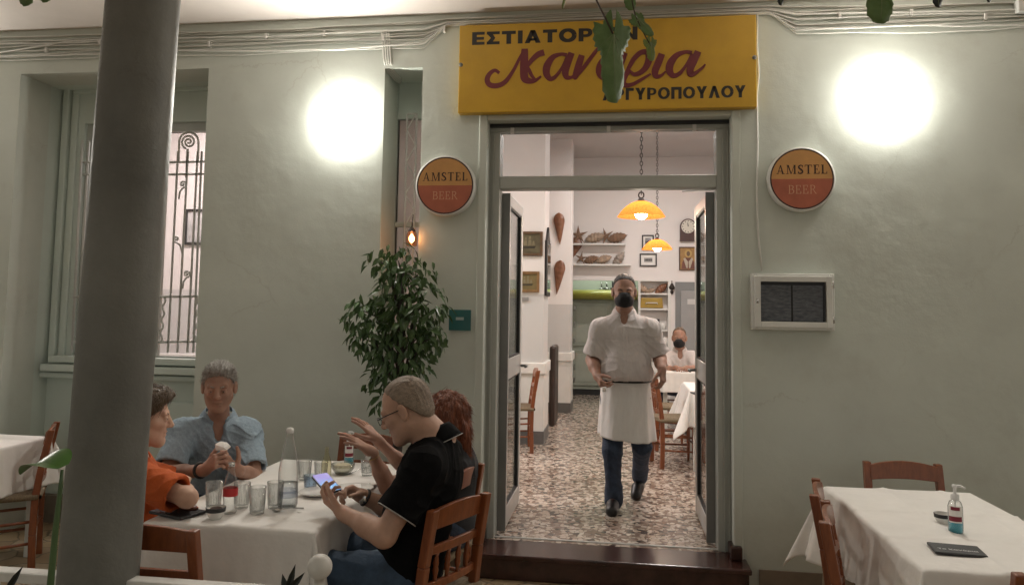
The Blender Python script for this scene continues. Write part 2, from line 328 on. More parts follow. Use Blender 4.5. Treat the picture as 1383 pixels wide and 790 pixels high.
def text(body, m, parent, o, ux, uy, width, height, name='lettering', bold=0.0, th=0.003, world=True):
    cu = bpy.data.curves.new('t', 'FONT'); cu.body = body; cu.offset = bold; cu.extrude = 0.01; cu.resolution_u = 3
    t = bpy.data.objects.new('t', cu); C.objects.link(t); bpy.context.view_layer.update()
    dg = bpy.context.evaluated_depsgraph_get(); me = bpy.data.meshes.new_from_object(t.evaluated_get(dg))
    bpy.data.objects.remove(t); bpy.data.curves.remove(cu)
    n = len(me.vertices); a = np.zeros(n*3); me.vertices.foreach_get('co', a); a = a.reshape(-1, 3)
    mn, mx = a.min(0), a.max(0); a = (a-mn)/(mx-mn)
    o, ux, uy = (np.array(q, float) for q in (o, ux, uy)); nz = np.cross(ux, uy)
    q = o + np.outer(a[:, 0]*width, ux) + np.outer(a[:, 1]*height, uy) + np.outer(a[:, 2]*th, nz)
    me.vertices.foreach_set('co', q.ravel()); me.update()
    return addmesh(name, me, m, parent, world=world)
def ribbon_mb(mb, pts, o, ux, uy, th, sub=8):
    # smooth stroke of varying width: pts = [(x, y, width)]
    p = np.array(pts, float); n = len(p); out = []
    for i in range(n-1):
        p0, p1, p2, p3 = p[max(i-1, 0)], p[i], p[i+1], p[min(i+2, n-1)]
        for k in range(sub):
            t = k/sub
            out.append(0.5*((2*p1)+(-p0+p2)*t+(2*p0-5*p1+4*p2-p3)*t*t+(-p0+3*p1-3*p2+p3)*t**3))
    out.append(p[-1]); q = np.array(out)
    d = np.gradient(q[:, :2], axis=0); d /= (np.linalg.norm(d, axis=1)[:, None]+1e-9); nn = np.stack([-d[:, 1], d[:, 0]], 1)
    L = q[:, :2]+nn*q[:, 2:3]/2; R = q[:, :2]-nn*q[:, 2:3]/2
    o, ux, uy = (np.array(a, float) for a in (o, ux, uy)); nz = np.cross(ux, uy)
    vs = []
    for a, b in zip(L, R):
        for c in (a, b):
            vs.append(o+ux*c[0]+uy*c[1]); vs.append(o+ux*c[0]+uy*c[1]+nz*th)
    fs = []
    for i in range(len(L)-1):
        k = 4*i; fs += [(k+1, k+3, k+7, k+5), (k, k+1, k+5, k+4), (k+2, k+6, k+7, k+3)]
    mb.add(vs, fs)

# ------------------------------------------------------------------ organic surfaces from distance fields
A3 = lambda *v: np.array(v, float)
def unit(v): v = np.array(v, float); return v/(np.linalg.norm(v)+1e-12)
def fr(fwd, up=(0, 0, 1)):
    f = unit(fwd); r = unit(np.cross(f, up)); return np.stack([r, f, np.cross(r, f)], 1)   # columns: right, forward, up
class SDF:
    def __init__(s): s.it = []; s.disp = None
    def rc(s, a, b, ra, rb=None, k=0.02, op='u'):
        a, b = np.array(a, np.float32), np.array(b, np.float32); rb = ra if rb is None else rb
        ba = b-a; L = float(ba@ba)+1e-9
        def f(p):
            pa = p-a; h = np.clip(pa@ba/L, 0, 1)
            q = pa-h[:, None]*ba
            return np.sqrt(np.einsum('ij,ij->i', q, q))-(ra+(rb-ra)*h)
        R = max(ra, rb); s.it.append((op, k, f, np.minimum(a, b)-R, np.maximum(a, b)+R)); return s
    def el(s, c, r, M=None, k=0.02, op='u'):
        c, r = np.array(c, np.float32), np.array(r, np.float32); Mx = np.eye(3, dtype=np.float32) if M is None else np.array(M, np.float32)
        def f(p):
            q = (p-c)@Mx
            k0 = np.sqrt(((q/r)**2).sum(1)); k1 = np.sqrt(((q/(r*r))**2).sum(1))
            return k0*(k0-1)/np.maximum(k1, 1e-6)
        e = np.sqrt(((Mx*r)**2).sum(1)); s.it.append((op, k, f, c-e, c+e)); return s
    def bx(s, c, h, M=None, rad=0.005, k=0.005, op='u'):
        c, h = np.array(c, np.float32), np.array(h, np.float32); Mx = np.eye(3, dtype=np.float32) if M is None else np.array(M, np.float32)
        def f(p):
            q = np.abs((p-c)@Mx)-h+rad
            return np.linalg.norm(np.maximum(q, 0), axis=1)+np.minimum(q.max(1), 0)-rad
        e = np.abs(Mx)@h; s.it.append((op, k, f, c-e, c+e)); return s
    def cut(s, o, n, k=0.004):            # remove the half space beyond o along n
        o, n = np.array(o, np.float32), np.array(unit(n), np.float32)
        s.it.append(('s', k, lambda p: -((p-o)@n), None, None)); return s
    def value(s, p, lo=None, hi=None):
        d = np.full(len(p), 9.0, np.float32)
        for op, k, f, a, b in s.it:
            if lo is not None and a is not None and (np.any(a-k-0.012 > hi) or np.any(b+k+0.012 < lo)): continue
            e = f(p)
            if op == 'u':
                h = np.maximum(k-np.abs(d-e), 0)/k; d = np.minimum(d, e)-h*h*k*0.25
            elif op == 's':
                e = -e; h = np.maximum(k-np.abs(d-e), 0)/k; d = np.maximum(d, e)+h*h*k*0.25
            elif op == 'i':
                h = np.maximum(k-np.abs(d-e), 0)/k; d = np.maximum(d, e)+h*h*k*0.25
        if s.disp is not None: d = d+s.disp(p)
        return d
    def bounds(s):
        a = np.min([i[3] for i in s.it if i[0] == 'u'], 0); b = np.max([i[4] for i in s.it if i[0] == 'u'], 0); return a-0.03, b+0.03
    def mesh(s, name, m, parent=None, h=0.004, zmin=None):
        lo, hi = s.bounds()
        if zmin is not None: lo[2] = max(lo[2], zmin)
        N = 20; nb = np.ceil((hi-lo)/(h*N)).astype(int); G = nb*N+2
        idx = np.stack(np.meshgrid(*[np.arange(k) for k in nb], indexing='ij'), -1).reshape(-1, 3)
        cen = (lo+(idx+0.5)*N*h).astype(np.float32)
        dc = s.value(cen); keep = np.abs(dc) < N*h*0.5*1.732*1.35+0.02
        off = np.stack(np.meshgrid(*[np.arange(N+1)]*3, indexing='ij'), -1).reshape(-1, 3)
        VV, ID, QQ = [], [], []
        gid = lambda c: (c[:, 0]*G[1]+c[:, 1])*G[2]+c[:, 2]
        for bi in idx[keep]:
            base = bi*N; pts = (lo+(base+off)*h).astype(np.float32)
            D = s.value(pts, pts[0], pts[-1]).reshape(N+1, N+1, N+1); S = D < 0
            if S.all() or not S.any(): continue
            c8 = [S[a:N+a, b:N+b, c:N+c] for a in (0, 1) for b in (0, 1) for c in (0, 1)]
            cnt = sum(x.astype(np.int8) for x in c8); ac = np.argwhere((cnt > 0) & (cnt < 8))
            if len(ac):
                acc = np.zeros((len(ac), 3)); num = np.zeros(len(ac))
                for ax in range(3):
                    o1, o2 = [x for x in range(3) if x != ax]
                    for u in (0, 1):
                        for v in (0, 1):
                            p0 = ac.copy(); p0[:, o1] += u; p0[:, o2] += v; p1 = p0.copy(); p1[:, ax] += 1
                            d0 = D[p0[:, 0], p0[:, 1], p0[:, 2]]; d1 = D[p1[:, 0], p1[:, 1], p1[:, 2]]
                            cr = (d0 < 0) != (d1 < 0); t = np.where(cr, d0/np.where(cr, d0-d1, 1), 0)
                            q = p0.astype(float); q[:, ax] += t; acc += q*cr[:, None]; num += cr
                VV.append(lo+(base+acc/num[:, None])*h); ID.append(gid(ac+base+1))
            for ax in range(3):
                o1, o2 = (ax+1) % 3, (ax+2) % 3
                sl0 = [slice(0, N)]*3; sl1 = [slice(0, N)]*3; sl1[ax] = slice(1, N+1)
                e = np.argwhere(S[tuple(sl0)] != S[tuple(sl1)])
                if not len(e): continue
                ins = S[e[:, 0], e[:, 1], e[:, 2]]; c = e+base+1
                def sh(a, b): q = c.copy(); q[:, o1] -= a; q[:, o2] -= b; return gid(q)
                q = np.stack([sh(1, 1), sh(0, 1), sh(0, 0), sh(1, 0)], 1); q[~ins] = q[~ins][:, ::-1]; QQ.append(q)
        V = np.concatenate(VV); I = np.concatenate(ID); Q = np.concatenate(QQ)
        o = np.argsort(I); Is = I[o]; k = np.searchsorted(Is, Q.ravel()); k = np.clip(k, 0, len(Is)-1)
        ok = (Is[k] == Q.ravel()).reshape(-1, 4).all(1); F = o[k].reshape(-1, 4)[ok]
        me = bpy.data.meshes.new(name); me.vertices.add(len(V)); me.vertices.foreach_set('co', V.astype(np.float32).ravel())
        me.loops.add(F.size); me.loops.foreach_set('vertex_index', F.ravel().astype(np.int32))
        me.polygons.add(len(F)); me.polygons.foreach_set('loop_start', np.arange(0, F.size, 4, dtype=np.int32))
        me.update(calc_edges=True); me.validate()
        return addmesh(name, me, m, parent, smooth=True, world=True)
def folds(amp, freq, dirv, seed=0, warp=1.0):
    # cloth folds: warped ridges running across dirv
    d = unit(dirv); e = unit(np.cross(d, [0.3, 0.5, 0.81])); g = np.cross(d, e); ph = seed*1.7
    def f(p):
        a, b, c = p@d, p@e, p@g
        wv = warp*(np.sin(b*11+ph)*0.9+np.sin(c*15+ph*2.1)*0.7+np.sin((b+c)*27+ph)*0.4)
        x = np.sin(a*freq+wv*1.6+ph)
        return (amp*1.25*(np.sqrt(np.abs(x))-0.75)*(0.55+0.45*np.sin(b*7+c*6+ph*3))).astype(np.float32)
    return f
def fsum(*fs): return lambda p: sum(f(p) for f in fs)

def head_sdf(S, c, M, s=1.0, jaw=1.0):
    W = lambda x, y, z: c+M@(np.array([x, y, z])*s)
    E = lambda x, y, z, r, k=0.015, op='u', R=None: S.el(W(x, y, z), np.array(r)*s, M if R is None else M@R, k*s, op)
    K = lambda a, b, ra, rb=None, k=0.015, op='u': S.rc(W(*a), W(*b), ra*s, None if rb is None else rb*s, k*s, op)
    E(0, -.014, .036, (.075, .096, .086)); E(0, .030, -.030, (.060, .066, .088), .03)
    K((-.047, .004, -.052), (-.017, .070, -.100), .022, .020*jaw, .03); K((.047, .004, -.052), (.017, .070, -.100), .022, .020*jaw, .03)
    E(0, .074, -.101, (.022*jaw, .018, .017), .02)
    K((-.040, .079, .021), (.040, .079, .021), .0115, None, .012)                    # brow
    K((-.036, .070, -.024), (-.050, .05, -.018), .017, .016, .02); K((.036, .070, -.024), (.050, .05, -.018), .017, .016, .02)
    for q in (-1, 1): E(q*.031, .1005, .000, (.0165, .014, .0105), .012, 's')          # sockets
    K((0, .088, .014), (0, .110, -.028), .0075, .0125, .010)                          # nose
    for q in (-1, 1): E(q*.0115, .101, -.032, (.0085, .010, .0075), .006)
    for q in (-1, 1):                                                                # lids over the eyeball
        E(q*.031, .0830, -.001, (.0130, .0115, .0110), .004); E(q*.031, .0850, .0058, (.0145, .0115, .0062), .003); E(q*.031, .0845, -.0075, (.0130, .0105, .0045), .003)
    E(0, .0895, -.0585, (.025, .0095, .0065), .006); E(0, .0875, -.0705, (.021, .0100, .0075), .006)
    K((-.023, .0955, -.0645), (.023, .0955, -.0645), .0022, None, .005, 's')           # mouth line
    for q in (-1, 1):
        Rr = np.array([[math.cos(q*.35), -math.sin(q*.35), 0], [math.sin(q*.35), math.cos(q*.35), 0], [0, 0, 1]])
        E(q*.0800, -.004, -.006, (.0095, .0200, .034), .006, 'u', Rr); E(q*.0895, .001, -.004, (.005, .011, .020), .006, 's', Rr)
def eyes(c, M, s, parent, look=(0, 1, 0)):
    for q in (-1, 1):
        o = c+M@(np.array([q*.031, .0858, -.0012])*s); mb = MB()
        a, b, d = M[:, 0], M[:, 1], M[:, 2]
        def ball(r, off, nn=10, lim=PI):
            return lambda u, v: o+off*b+r*(b*math.cos(v*lim)+math.sin(v*lim)*(a*math.cos(2*PI*u)+d*math.sin(2*PI*u)))
        e = MB().grid(ball(.0098*s, 0), 12, 8).build('eye', mat('eye_white_shaded', (.26, .22, .20), .3), parent, True, 0, True)  # whites coloured dark to stand in for shade in the sockets
        MB().grid(ball(.0050*s, .0056*s), 10, 6).build('iris', mat('eye_iris', (.02, .012, .008), .2), e, True, 0, True)
def brow_mb(c, M, s, parent, m):
    mb = MB()
    for q in (-1, 1):
        mb.tube([c+M@(np.array([q*x, y, z])*s) for x, y, z in ((.014, .0925, .0185), (.030, .0905, .024), (.046, .0785, .019))], [.0028*s, .0034*s, .0018*s], 6)
    mb.build('eyebrows', m, parent, True, 0, True)
def hair_sdf(c, M, s, t=.010, front=.078, nape=-.075, yf=.075, yb=-.09, noise=.0035, freq=150, extra=None, recede=0.0, bald=None):
    S = SDF(); W = lambda x, y, z: c+M@(np.array([x, y, z])*s)
    S.el(W(0, -.014, .036), np.array([.075+t, .096+t, .086+t])*s, M)
    S.el(W(0, -.035, -.015), np.array([.070+t*.7, .070+t*.7, .075])*s, M, .02)
    if extra: extra(S, W)
    m = (front-nape)/(yf-yb); n = M@unit([0, m, -1.0]); S.cut(W(0, yf, front), n, .006)
    for q in (-1, 1):
        S.el(W(q*.087, .004, -.010), np.array([.030, .026, .042])*s, M, .006, 's')        # ears free
        if recede: S.el(W(q*.045, .085, .085), np.array([.032, recede, .05])*s, M, .012, 's')
    def dn(p):
        q = (p-c)@M
        return (noise*s*(np.sin(q[:, 0]*freq+np.sin(q[:, 1]*31)*2.2)*np.cos(q[:, 2]*23+q[:, 1]*40)+.7*np.sin(q[:, 0]*freq*2.3+q[:, 2]*37+q[:, 1]*61)*np.sin(q[:, 1]*70))).astype(np.float32)
    if bald: S.el(W(0, .012, .128), np.array(bald)*s, M, .012, 's')
    S.disp = dn
    return S
def strands(hair, c, M, m, n=2600, L=.030, wd=.0011, lift=.35, flow=(0, -.8, -.6), seed=1, side=.5):
    # loose hair lying over the modelled hair mass
    rg_ = np.random.RandomState(seed); me = hair.data; N = len(me.vertices); co = np.zeros(N*3); me.vertices.foreach_get('co', co); co = co.reshape(-1, 3)
    nm = np.zeros(N*3); me.vertices.foreach_get('normal', nm); nm = nm.reshape(-1, 3); mb = MB(); q = (co-c)@M
    for i in rg_.choice(N, n):
        p, nn = co[i], nm[i]; f = M@np.array([np.sign(q[i, 0])*side*abs(q[i, 0])/.07, flow[1], flow[2]]); f = f+rg_.normal(size=3)*.28; t = unit(f-nn*(f@nn)); s_ = np.cross(nn, t)
        l = L*(.6+.8*rg_.rand()); w_ = wd*(.6+.8*rg_.rand()); a = p-nn*.001; b = p+t*l*.5+nn*l*lift*.35; d = p+t*l+nn*l*lift*(.2+.3*rg_.rand())
        mb.add([a-s_*w_, a+s_*w_, b-s_*w_*.8, b+s_*w_*.8, d], [(0, 1, 3, 2), (2, 3, 4)])
    return mb.build('loose_hair', m, hair, True, 0, True)
def hand_sdf(S, wv, f, n, right=True, s=1.0, curl=((20, 30, 20),)*4, spread=5.0, thumb=(0.6, 0.75, 0.25), tcurl=15):
    f = unit(f); n = unit(np.array(n)-f*(np.array(n)@f)); l = np.cross(f, n)*(1 if right else -1); wv = np.array(wv)
    offs = (.0275, .0092, -.0092, -.0265); Ls = ((.042, .025, .020), (.046, .029, .021), (.042, .027, .020), (.033, .020, .018)); kn = (.086, .089, .084, .076)
    rad = (.0088, .0090, .0086, .0077)
    S.rc(wv-f*.012, wv+f*.02, .024*s, .022*s, .02)
    for i in range(4):
        k0 = wv+f*kn[i]*s+l*offs[i]*s
        S.rc(wv+f*.018*s+l*offs[i]*.55*s, k0, .0145*s, .0108*s, .014)
        a = math.radians(spread)*(1.5-i); d = unit(f*math.cos(a)+l*math.sin(a)); p = k0; nn = unit(n-d*(n@d))
        for j in range(3):
            cu = math.radians(curl[i][j]); d, nn = d*math.cos(cu)+nn*math.sin(cu), nn*math.cos(cu)-d*math.sin(cu)
            q = p+d*Ls[i][j]*s; r = rad[i]*s
            S.rc(p, q, r*(1-.07*j), r*(.93-.07*j), .004); p = q
    t = unit(f*thumb[0]+l*thumb[1]+n*thumb[2]); p = wv+f*.022*s+l*.020*s+n*.006*s
    for j, (L, r0, r1) in enumerate(((.045, .0150, .0118), (.034, .0112, .0098), (.028, .0098, .0078))):
        q = p+t*L*s; S.rc(p, q, r0*s, r1*s, .010 if j == 0 else .004); p = q
        ca = math.radians(tcurl); t = unit(t*math.cos(ca)+unit(f*.8-l*.5+n*.3)*math.sin(ca))
class Pose: pass
def torso_frame(J):
    up = unit(J.neck-J.pelvis); r = (J.RS-J.LS); r = unit(r-up*(r@up)); return np.stack([r, np.cross(up, r), up], 1)
def torso_sdf(S, J, t=0.0, belly=1.0, wid=1.0, chest=1.0):
    M = torso_frame(J); up = M[:, 2]; L = np.linalg.norm(J.neck-J.pelvis); fw = M[:, 1]; sw = np.linalg.norm(J.RS-J.LS)/2
    S.el(J.pelvis+up*L*.69, (sw*.88+t, .112*chest+t, L*.30+t), M, .05)
    S.el(J.pelvis+up*L*.36+fw*.012*belly, (.150*wid+t, .118*belly+t, L*.30+t), M, .06)
    S.el(J.pelvis+up*L*.05, (.168*wid+t, .125+t, .135+t), M, .06)
    for q in (J.LS, J.RS): S.rc(J.neck-up*.045, q-up*.012, .048+t, .056+t, .05)
    return M
def arm_sdf(S, sh, el, wr, t=0.0, s=1.0):
    S.rc(sh, el, (.053+t)*s, (.042+t)*s, .03); S.rc(el, wr, (.043+t)*s, (.0275+t)*s, .02)
    S.rc(el, el+(wr-el)*.45, (.040+t)*s, (.042+t)*s, .02)
def lerp(a, b, t): return np.array(a)+(np.array(b)-np.array(a))*t
def sleeve(S, sh, el, f=0.62, r0=.068, r1=.080, k=.035):
    # short sleeve: flat hem, open inside
    T = SDF(); sh, el = np.array(sh), np.array(el); e = lerp(sh, el, f); d = unit(el-sh)
    T.rc(sh, e+d*.03, r0, r1, .03); T.cut(e, d, .006); T.rc(e-d*.05, e+d*.1, r1*.74, r1*.80, .004, 's')
    a, b = T.bounds(); S.it.append(('u', k, T.value, a, b)); return e

# ------------------------------------------------------------------ setting
FY = 4.85            # facade plane
ZF = 0.155           # inside floor level
BY = 12.5            # back wall of the dining room
props(MB().box((-30, -25, -0.3), (30, FY+.45, 0.0)).build('terrace_floor', M_PAVE), kind='structure')
props(MB().box((-6.4, FY+.451, -0.3), (2.6, 14.2, ZF)).box((-1.1, FY+.1, .001), (.95, FY+.4505, ZF)).build('interior_floor', M_TERR), kind='structure')

bld = thing('restaurant_building', 'sage green plastered restaurant front with open double door and white dining room', 'building', (0, FY, 0))
def bp(name, a, b, m=M_WALL, bevel=0.0, par=None): return box(name, a, b, m, par or bld, bevel)
ZC = 3.605           # soffit height
# window recess, niche and door opening
wl = P(28, 104, FY); wr = P(281.8, 98, FY); WXL, WXR, WZT = wl[0], wr[0], wl[2]+.02
nl = P(517, 200, FY)[0]; nr = P(568.5, 200, FY)[0]; NZT = P(545, 92, FY)[2]; NZB = 1.15
DL, DR = P(651, 300, FY)[0], P(994, 300, FY)[0]; DZT = P(820, 153, FY)[2]
TH = .30
wallm = MB()
def wb(x0, x1, z0, z1, y0=FY, y1=FY+TH): wallm.box((x0, y0, z0), (x1, y1, z1))
wb(-9, WXL, 0, ZC); wb(WXR, nl, 0, ZC); wb(nr, DL, 0, ZC); wb(DR, 8, 0, ZC)
wb(WXL, WXR, WZT, ZC); wb(nl, nr, NZT, ZC); wb(nl, nr, 0, NZB); wb(DL, DR, DZT, ZC)
wallm.build('facade_wall', M_WALL, bld, world=True)
bp('soffit', (-9, -.6, ZC), (8, FY+TH, ZC+.25), M_SOFFIT)
# skirting along the facade
sk = MB()
for x0, x1 in ((-9, WXL), (WXR, DL-.12), (DR+.12, 8)): sk.box((x0, FY-.012, 0), (x1, FY+.01, .10))
sk.build('skirting', mat('skirting_brown', (.16, .12, .085), .6, .2), bld, world=True)

# left window: deep reveal, moulded sill, surround, glazed sash, iron grille
WY = FY+.44
win = MB().box((WXL-.02, WY, 1.2), (WXR+.02, WY+.10, WZT+.1)); win = None
wz0, wz1 = P(100, 478, WY)[2], P(240, 168, WY)[2]
ix0, ix1 = P(121, 170, WY)[0]-.0, WXR-.03
sw = MB(); sw.box((WXL-.02, WY, 0), (ix0-.04, WY+.2, WZT+.2)); sw.box((ix0-.04, WY, wz1+.02), (WXR+.3, WY+.2, WZT+.2)); sw.box((ix0-.04, WY, 0), (WXR+.3, WY+.2, wz0-.05))
sw.build('window_back_wall', M_REVEAL, bld, world=True)
rv = MB(); rv.box((WXL-.3, FY+TH, 0), (WXL, WY, WZT+.2)); rv.box((WXR, FY+TH, 0), (WXR+.3, WY, WZT+.2)); rv.box((WXL, FY+TH, WZT), (WXR, WY, WZT+.2))
rv.build('window_reveal', M_REVEAL, bld, world=True)
wnd = bp('window', (ix0-.04, WY+.03, wz1-.05), (WXR+.02, WY+.09, wz1+.02), M_FRAME)
fm = MB(); xm = (ix0+ix1)/2
for x in (ix0-.04, xm-.03, ix1): fm.box((x, WY+.03, wz0-.05), (x+.055, WY+.09, wz1-.05))
fm.box((ix0+.015, WY+.032, wz0-.05), (ix1, WY+.088, wz0))
fm.build('frame', M_FRAME, wnd, world=True)
MB().box((ix0, WY+.06, wz0), (ix1, WY+.066, wz1-.05)).build('pane', M_PANE, wnd, world=True)
tr = MB()       # stepped surround moulding above and beside the sash
for i, (dx, pr) in enumerate(((.10, .022), (.17, .040))):
    tr.box((ix0-.04-dx, WY-pr, wz0-.02), (ix0-.04-dx+.05, WY+.002, wz1+.15+dx-.001)); tr.box((ix0-.04-dx, WY-pr, wz1+.20+dx-.05), (WXR-.002, WY+.001, wz1+.2+dx+.012*i))
tr.build('surround', M_REVEAL, wnd, bevel=.008, world=True)
sl = MB(); zs = wz0-.01
sl.box((ix0-.16, WY-.10, zs-.05), (WXR-.004, WY, zs)); sl.box((ix0-.20, WY-.13, zs-.115), (WXR-.005, WY, zs-.06)); sl.box((ix0-.24, WY-.085, zs-.165), (WXR-.006, WY, zs-.125))
sl.build('sill', M_REVEAL, wnd, bevel=.01, world=True)
pn = MB(); pn.box((ix0-.02, WY-.03, .22), (WXR-.10, WY+.003, zs-.32)); pn.build('panel', M_REVEAL, wnd, bevel=.02, world=True)
bs = MB().box((WXL, WY-.05, 0), (WXR, WY+.002, .20)).build('plinth', mat('plinth_stone', (.16, .135, .105), .6, .25), wnd, world=True)
gy = WY-.055
def gp(px, py): return P(px, py, gy)
g = MB(); r = .0092
for px0, px1 in ((224, 211), (240.5, 226.5), (254, 239.5), (267, 253), (272.5, 261)):
    g.tube([gp(px0, 205), gp(px1, 476)], r, 6)
for y in (219.5, 236, 401, 462): g.tube([gp(222 if y < 300 else 214, y), gp(279 if y < 300 else 267, y-1)], r, 6)
# scroll at the top, and small scrolls half way
def spiral(cx, cy, r0, turns, a0, sgn=1):
    return [gp(cx+(r0*(1-t))*math.cos(a0+sgn*2*PI*turns*t), cy+(r0*(1-t))*math.sin(a0+sgn*2*PI*turns*t)) for t in np.linspace(0, .93, 44)]
g.tube([gp(241, 218), gp(242, 195)]+[gp(255-13*math.cos(a), 192-13*math.sin(a)) for a in np.linspace(0, PI, 14)]+[gp(268, 205), gp(267, 220)], r, 6)
g.tube(spiral(255, 192, 10, 2.3, PI/2+.4, 1), r*.9, 6); g.tube([gp(253.5, 201.5), gp(253, 208), gp(251.5, 240)], r, 6)
for cx, cy in ((247, 249), (252, 370)): g.tube(spiral(cx, cy, 5, 1.6, PI/2, -1)[::-1]+[gp(cx-4, cy+10), gp(cx-5.5, cy+20)], r*.8, 6)
g.tube(spiral(238, 323, 4.5, 1.4, PI/2, 1)[::-1]+[gp(243, 331), gp(247, 345)], r*.8, 6)
for x0, x1 in ((222, 217), (266, 262)):
    g.tube([gp(x0+(x1-x0)*t+1.6*math.sin(t*22), 402+60*t) for t in np.linspace(0, 1, 30)], r*.9, 6)
for px0, px1 in ((120, 104), (111, 97)): g.tube([gp(px0, 190), gp(px1, 476)], r, 6)
for y in (219.5, 236, 401, 462): g.tube([gp(112 if y < 300 else 99, y), gp(125, y)], r, 6)
for px0 in (134, 148, 163, 178, 193, 208): g.tube([gp(px0, 206), gp(px0-14.5, 476)], r, 6)
for y in (219.5, 236, 401, 462): g.tube([gp(124 if y < 300 else 112, y), gp(223 if y < 300 else 215, y)], r, 6)
g.build('grille', M_GRILLE, wnd, True, world=True)

# narrow niche with a grilled light
NY = FY+.34
nv = MB(); nv.box((nl-.3, FY+TH, NZB-.2), (nl, NY+.2, NZT+.2)); nv.box((nr, FY+TH, NZB-.2), (nr+.2, NY+.2, NZT+.2)); nv.box((nl, FY+TH, NZT), (nr, NY+.2, NZT+.2)); nv.box((nl, FY+TH, NZB-.2), (nr, NY+.2, NZB))
zt = P(550, 158, NY)[2]; nx0 = P(536, 170, NY)[0]
nv.box((nl, NY, zt), (nr, NY+.2, NZT)); nv.box((nl, NY, NZB), (nx0-.03, NY+.03, zt))
nv.build('niche_reveal', M_REVEAL, bld, world=True)
nwin = bp('niche_window', (nx0-.03, NY-.02, zt-.02), (nr-.001, NY+.03, zt+.03), M_REVEAL)
f2 = MB(); f2.box((nx0-.03, NY-.015, NZB), (nx0, NY+.03, zt-.021)); f2.box((nx0, NY-.012, P(550, 303, NY)[2]-.02), (nr-.002, NY+.03, P(550, 303, NY)[2]+.015)); f2.build('frame', M_REVEAL, nwin, world=True)
MB().box((nx0, NY+.012, NZB), (nr, NY+.016, zt-.02)).build('pane', M_PANE, nwin, world=True)
translucent(mat('pane_backing_pale', (.86, .82, .80), .8, .05, 3), .7); MB().box((nl, NY+.045, NZB), (nr, NY+.049, zt)).build('pane_backing', mat('pane_backing_pale', (.42, .37, .36), .8, .05, 3), nwin, world=True)  # added translucent sheet that gives the niche pane an even pale tone
g2 = MB(); ny = NY-.05
xa, xb = P(548.5, 220, ny)[0], P(561, 220, ny)[0]; za, zb = P(555, 154, ny)[2], NZB+.05
for x in (xa, xb): g2.tube([(x, ny, za), (x, ny, zb)], .0075, 6)
g2.tube([(xa, ny, za), (xb, ny, za)], .0075, 6)
zz = np.arange(za, zb, -.115); g2.tube([((xa if i % 2 else xb), ny, z) for i, z in enumerate(zz)], .006, 6)
g2.build('grille', M_WHITEP, nwin, True, world=True)

# door frame: deep lining, transom light, header
fx0, fx1 = P(655, 300, FY+.08)[0], P(988, 300, FY+.08)[0]
lin = MB()                                        # rendered reveals of the opening, cream edge
lin.box((DL-.03, FY-.012, ZF-.02), (DL+.025, FY+.10, DZT-.0)); lin.box((DR-.025, FY-.012, ZF-.02), (DR+.03, FY+.10, DZT)); lin.box((DL+.025, FY-.006, DZT-.035), (DR-.025, FY+.10, DZT))
lin.build('door_surround', M_WALL, bld, bevel=.008, world=True)
df = bp('door_frame', (fx0-.01, FY+.11, P(820, 176, FY+.11)[2]), (fx1+.01, FY+.20, DZT-.03), M_FRAME, .006)
dz1, dz2 = P(820, 237, FY+.11)[2], P(820, 252, FY+.11)[2]
ja = P(672, 400, FY+.11)[0]; jb = P(968.5, 400, FY+.11)[0]
for x0, x1 in ((fx0-.01, ja), (jb, fx1+.01)):
    jb_ = MB().box((x0, FY+.112, ZF), (x1, FY+.26, P(820, 176, FY+.11)[2]-.001)).build('jamb', M_FRAME, df, bevel=.004, world=True)
    for (xa_, xb_) in ((.02, .034), (.053, .063)):
        xx = (x0+xa_, x0+xb_) if x0 < 0 else (x1-xb_, x1-xa_); MB().box((xx[0], FY+.098, ZF), (xx[1], FY+.113, DZT-.1)).build('bead', M_FRAME, jb_, bevel=.004, world=True)
MB().box((ja, FY+.108, dz2-.012), (jb, FY+.22, dz1)).build('transom_bar', M_FRAME, df, bevel=.008, world=True)
MB().box((ja, FY+.15, dz1), (jb, FY+.155, P(820, 176, FY+.11)[2])).build('transom_pane', thin_glass('transom_glass', (.80, .80, .80), .05), df, world=True)
MB().box((fx0, FY+.085, DZT-.058), (fx1, FY+.111, DZT-.036)).build('shutter_slot', M_BLACK, df, world=True)
for q in (692, 822, 938): MB().box((P(q, 170, FY+.1)[0]-.012, FY+.098, DZT-.10), (P(q, 170, FY+.1)[0]+.012, FY+.112, DZT-.06)).build('bracket', M_TRIM, df, world=True)
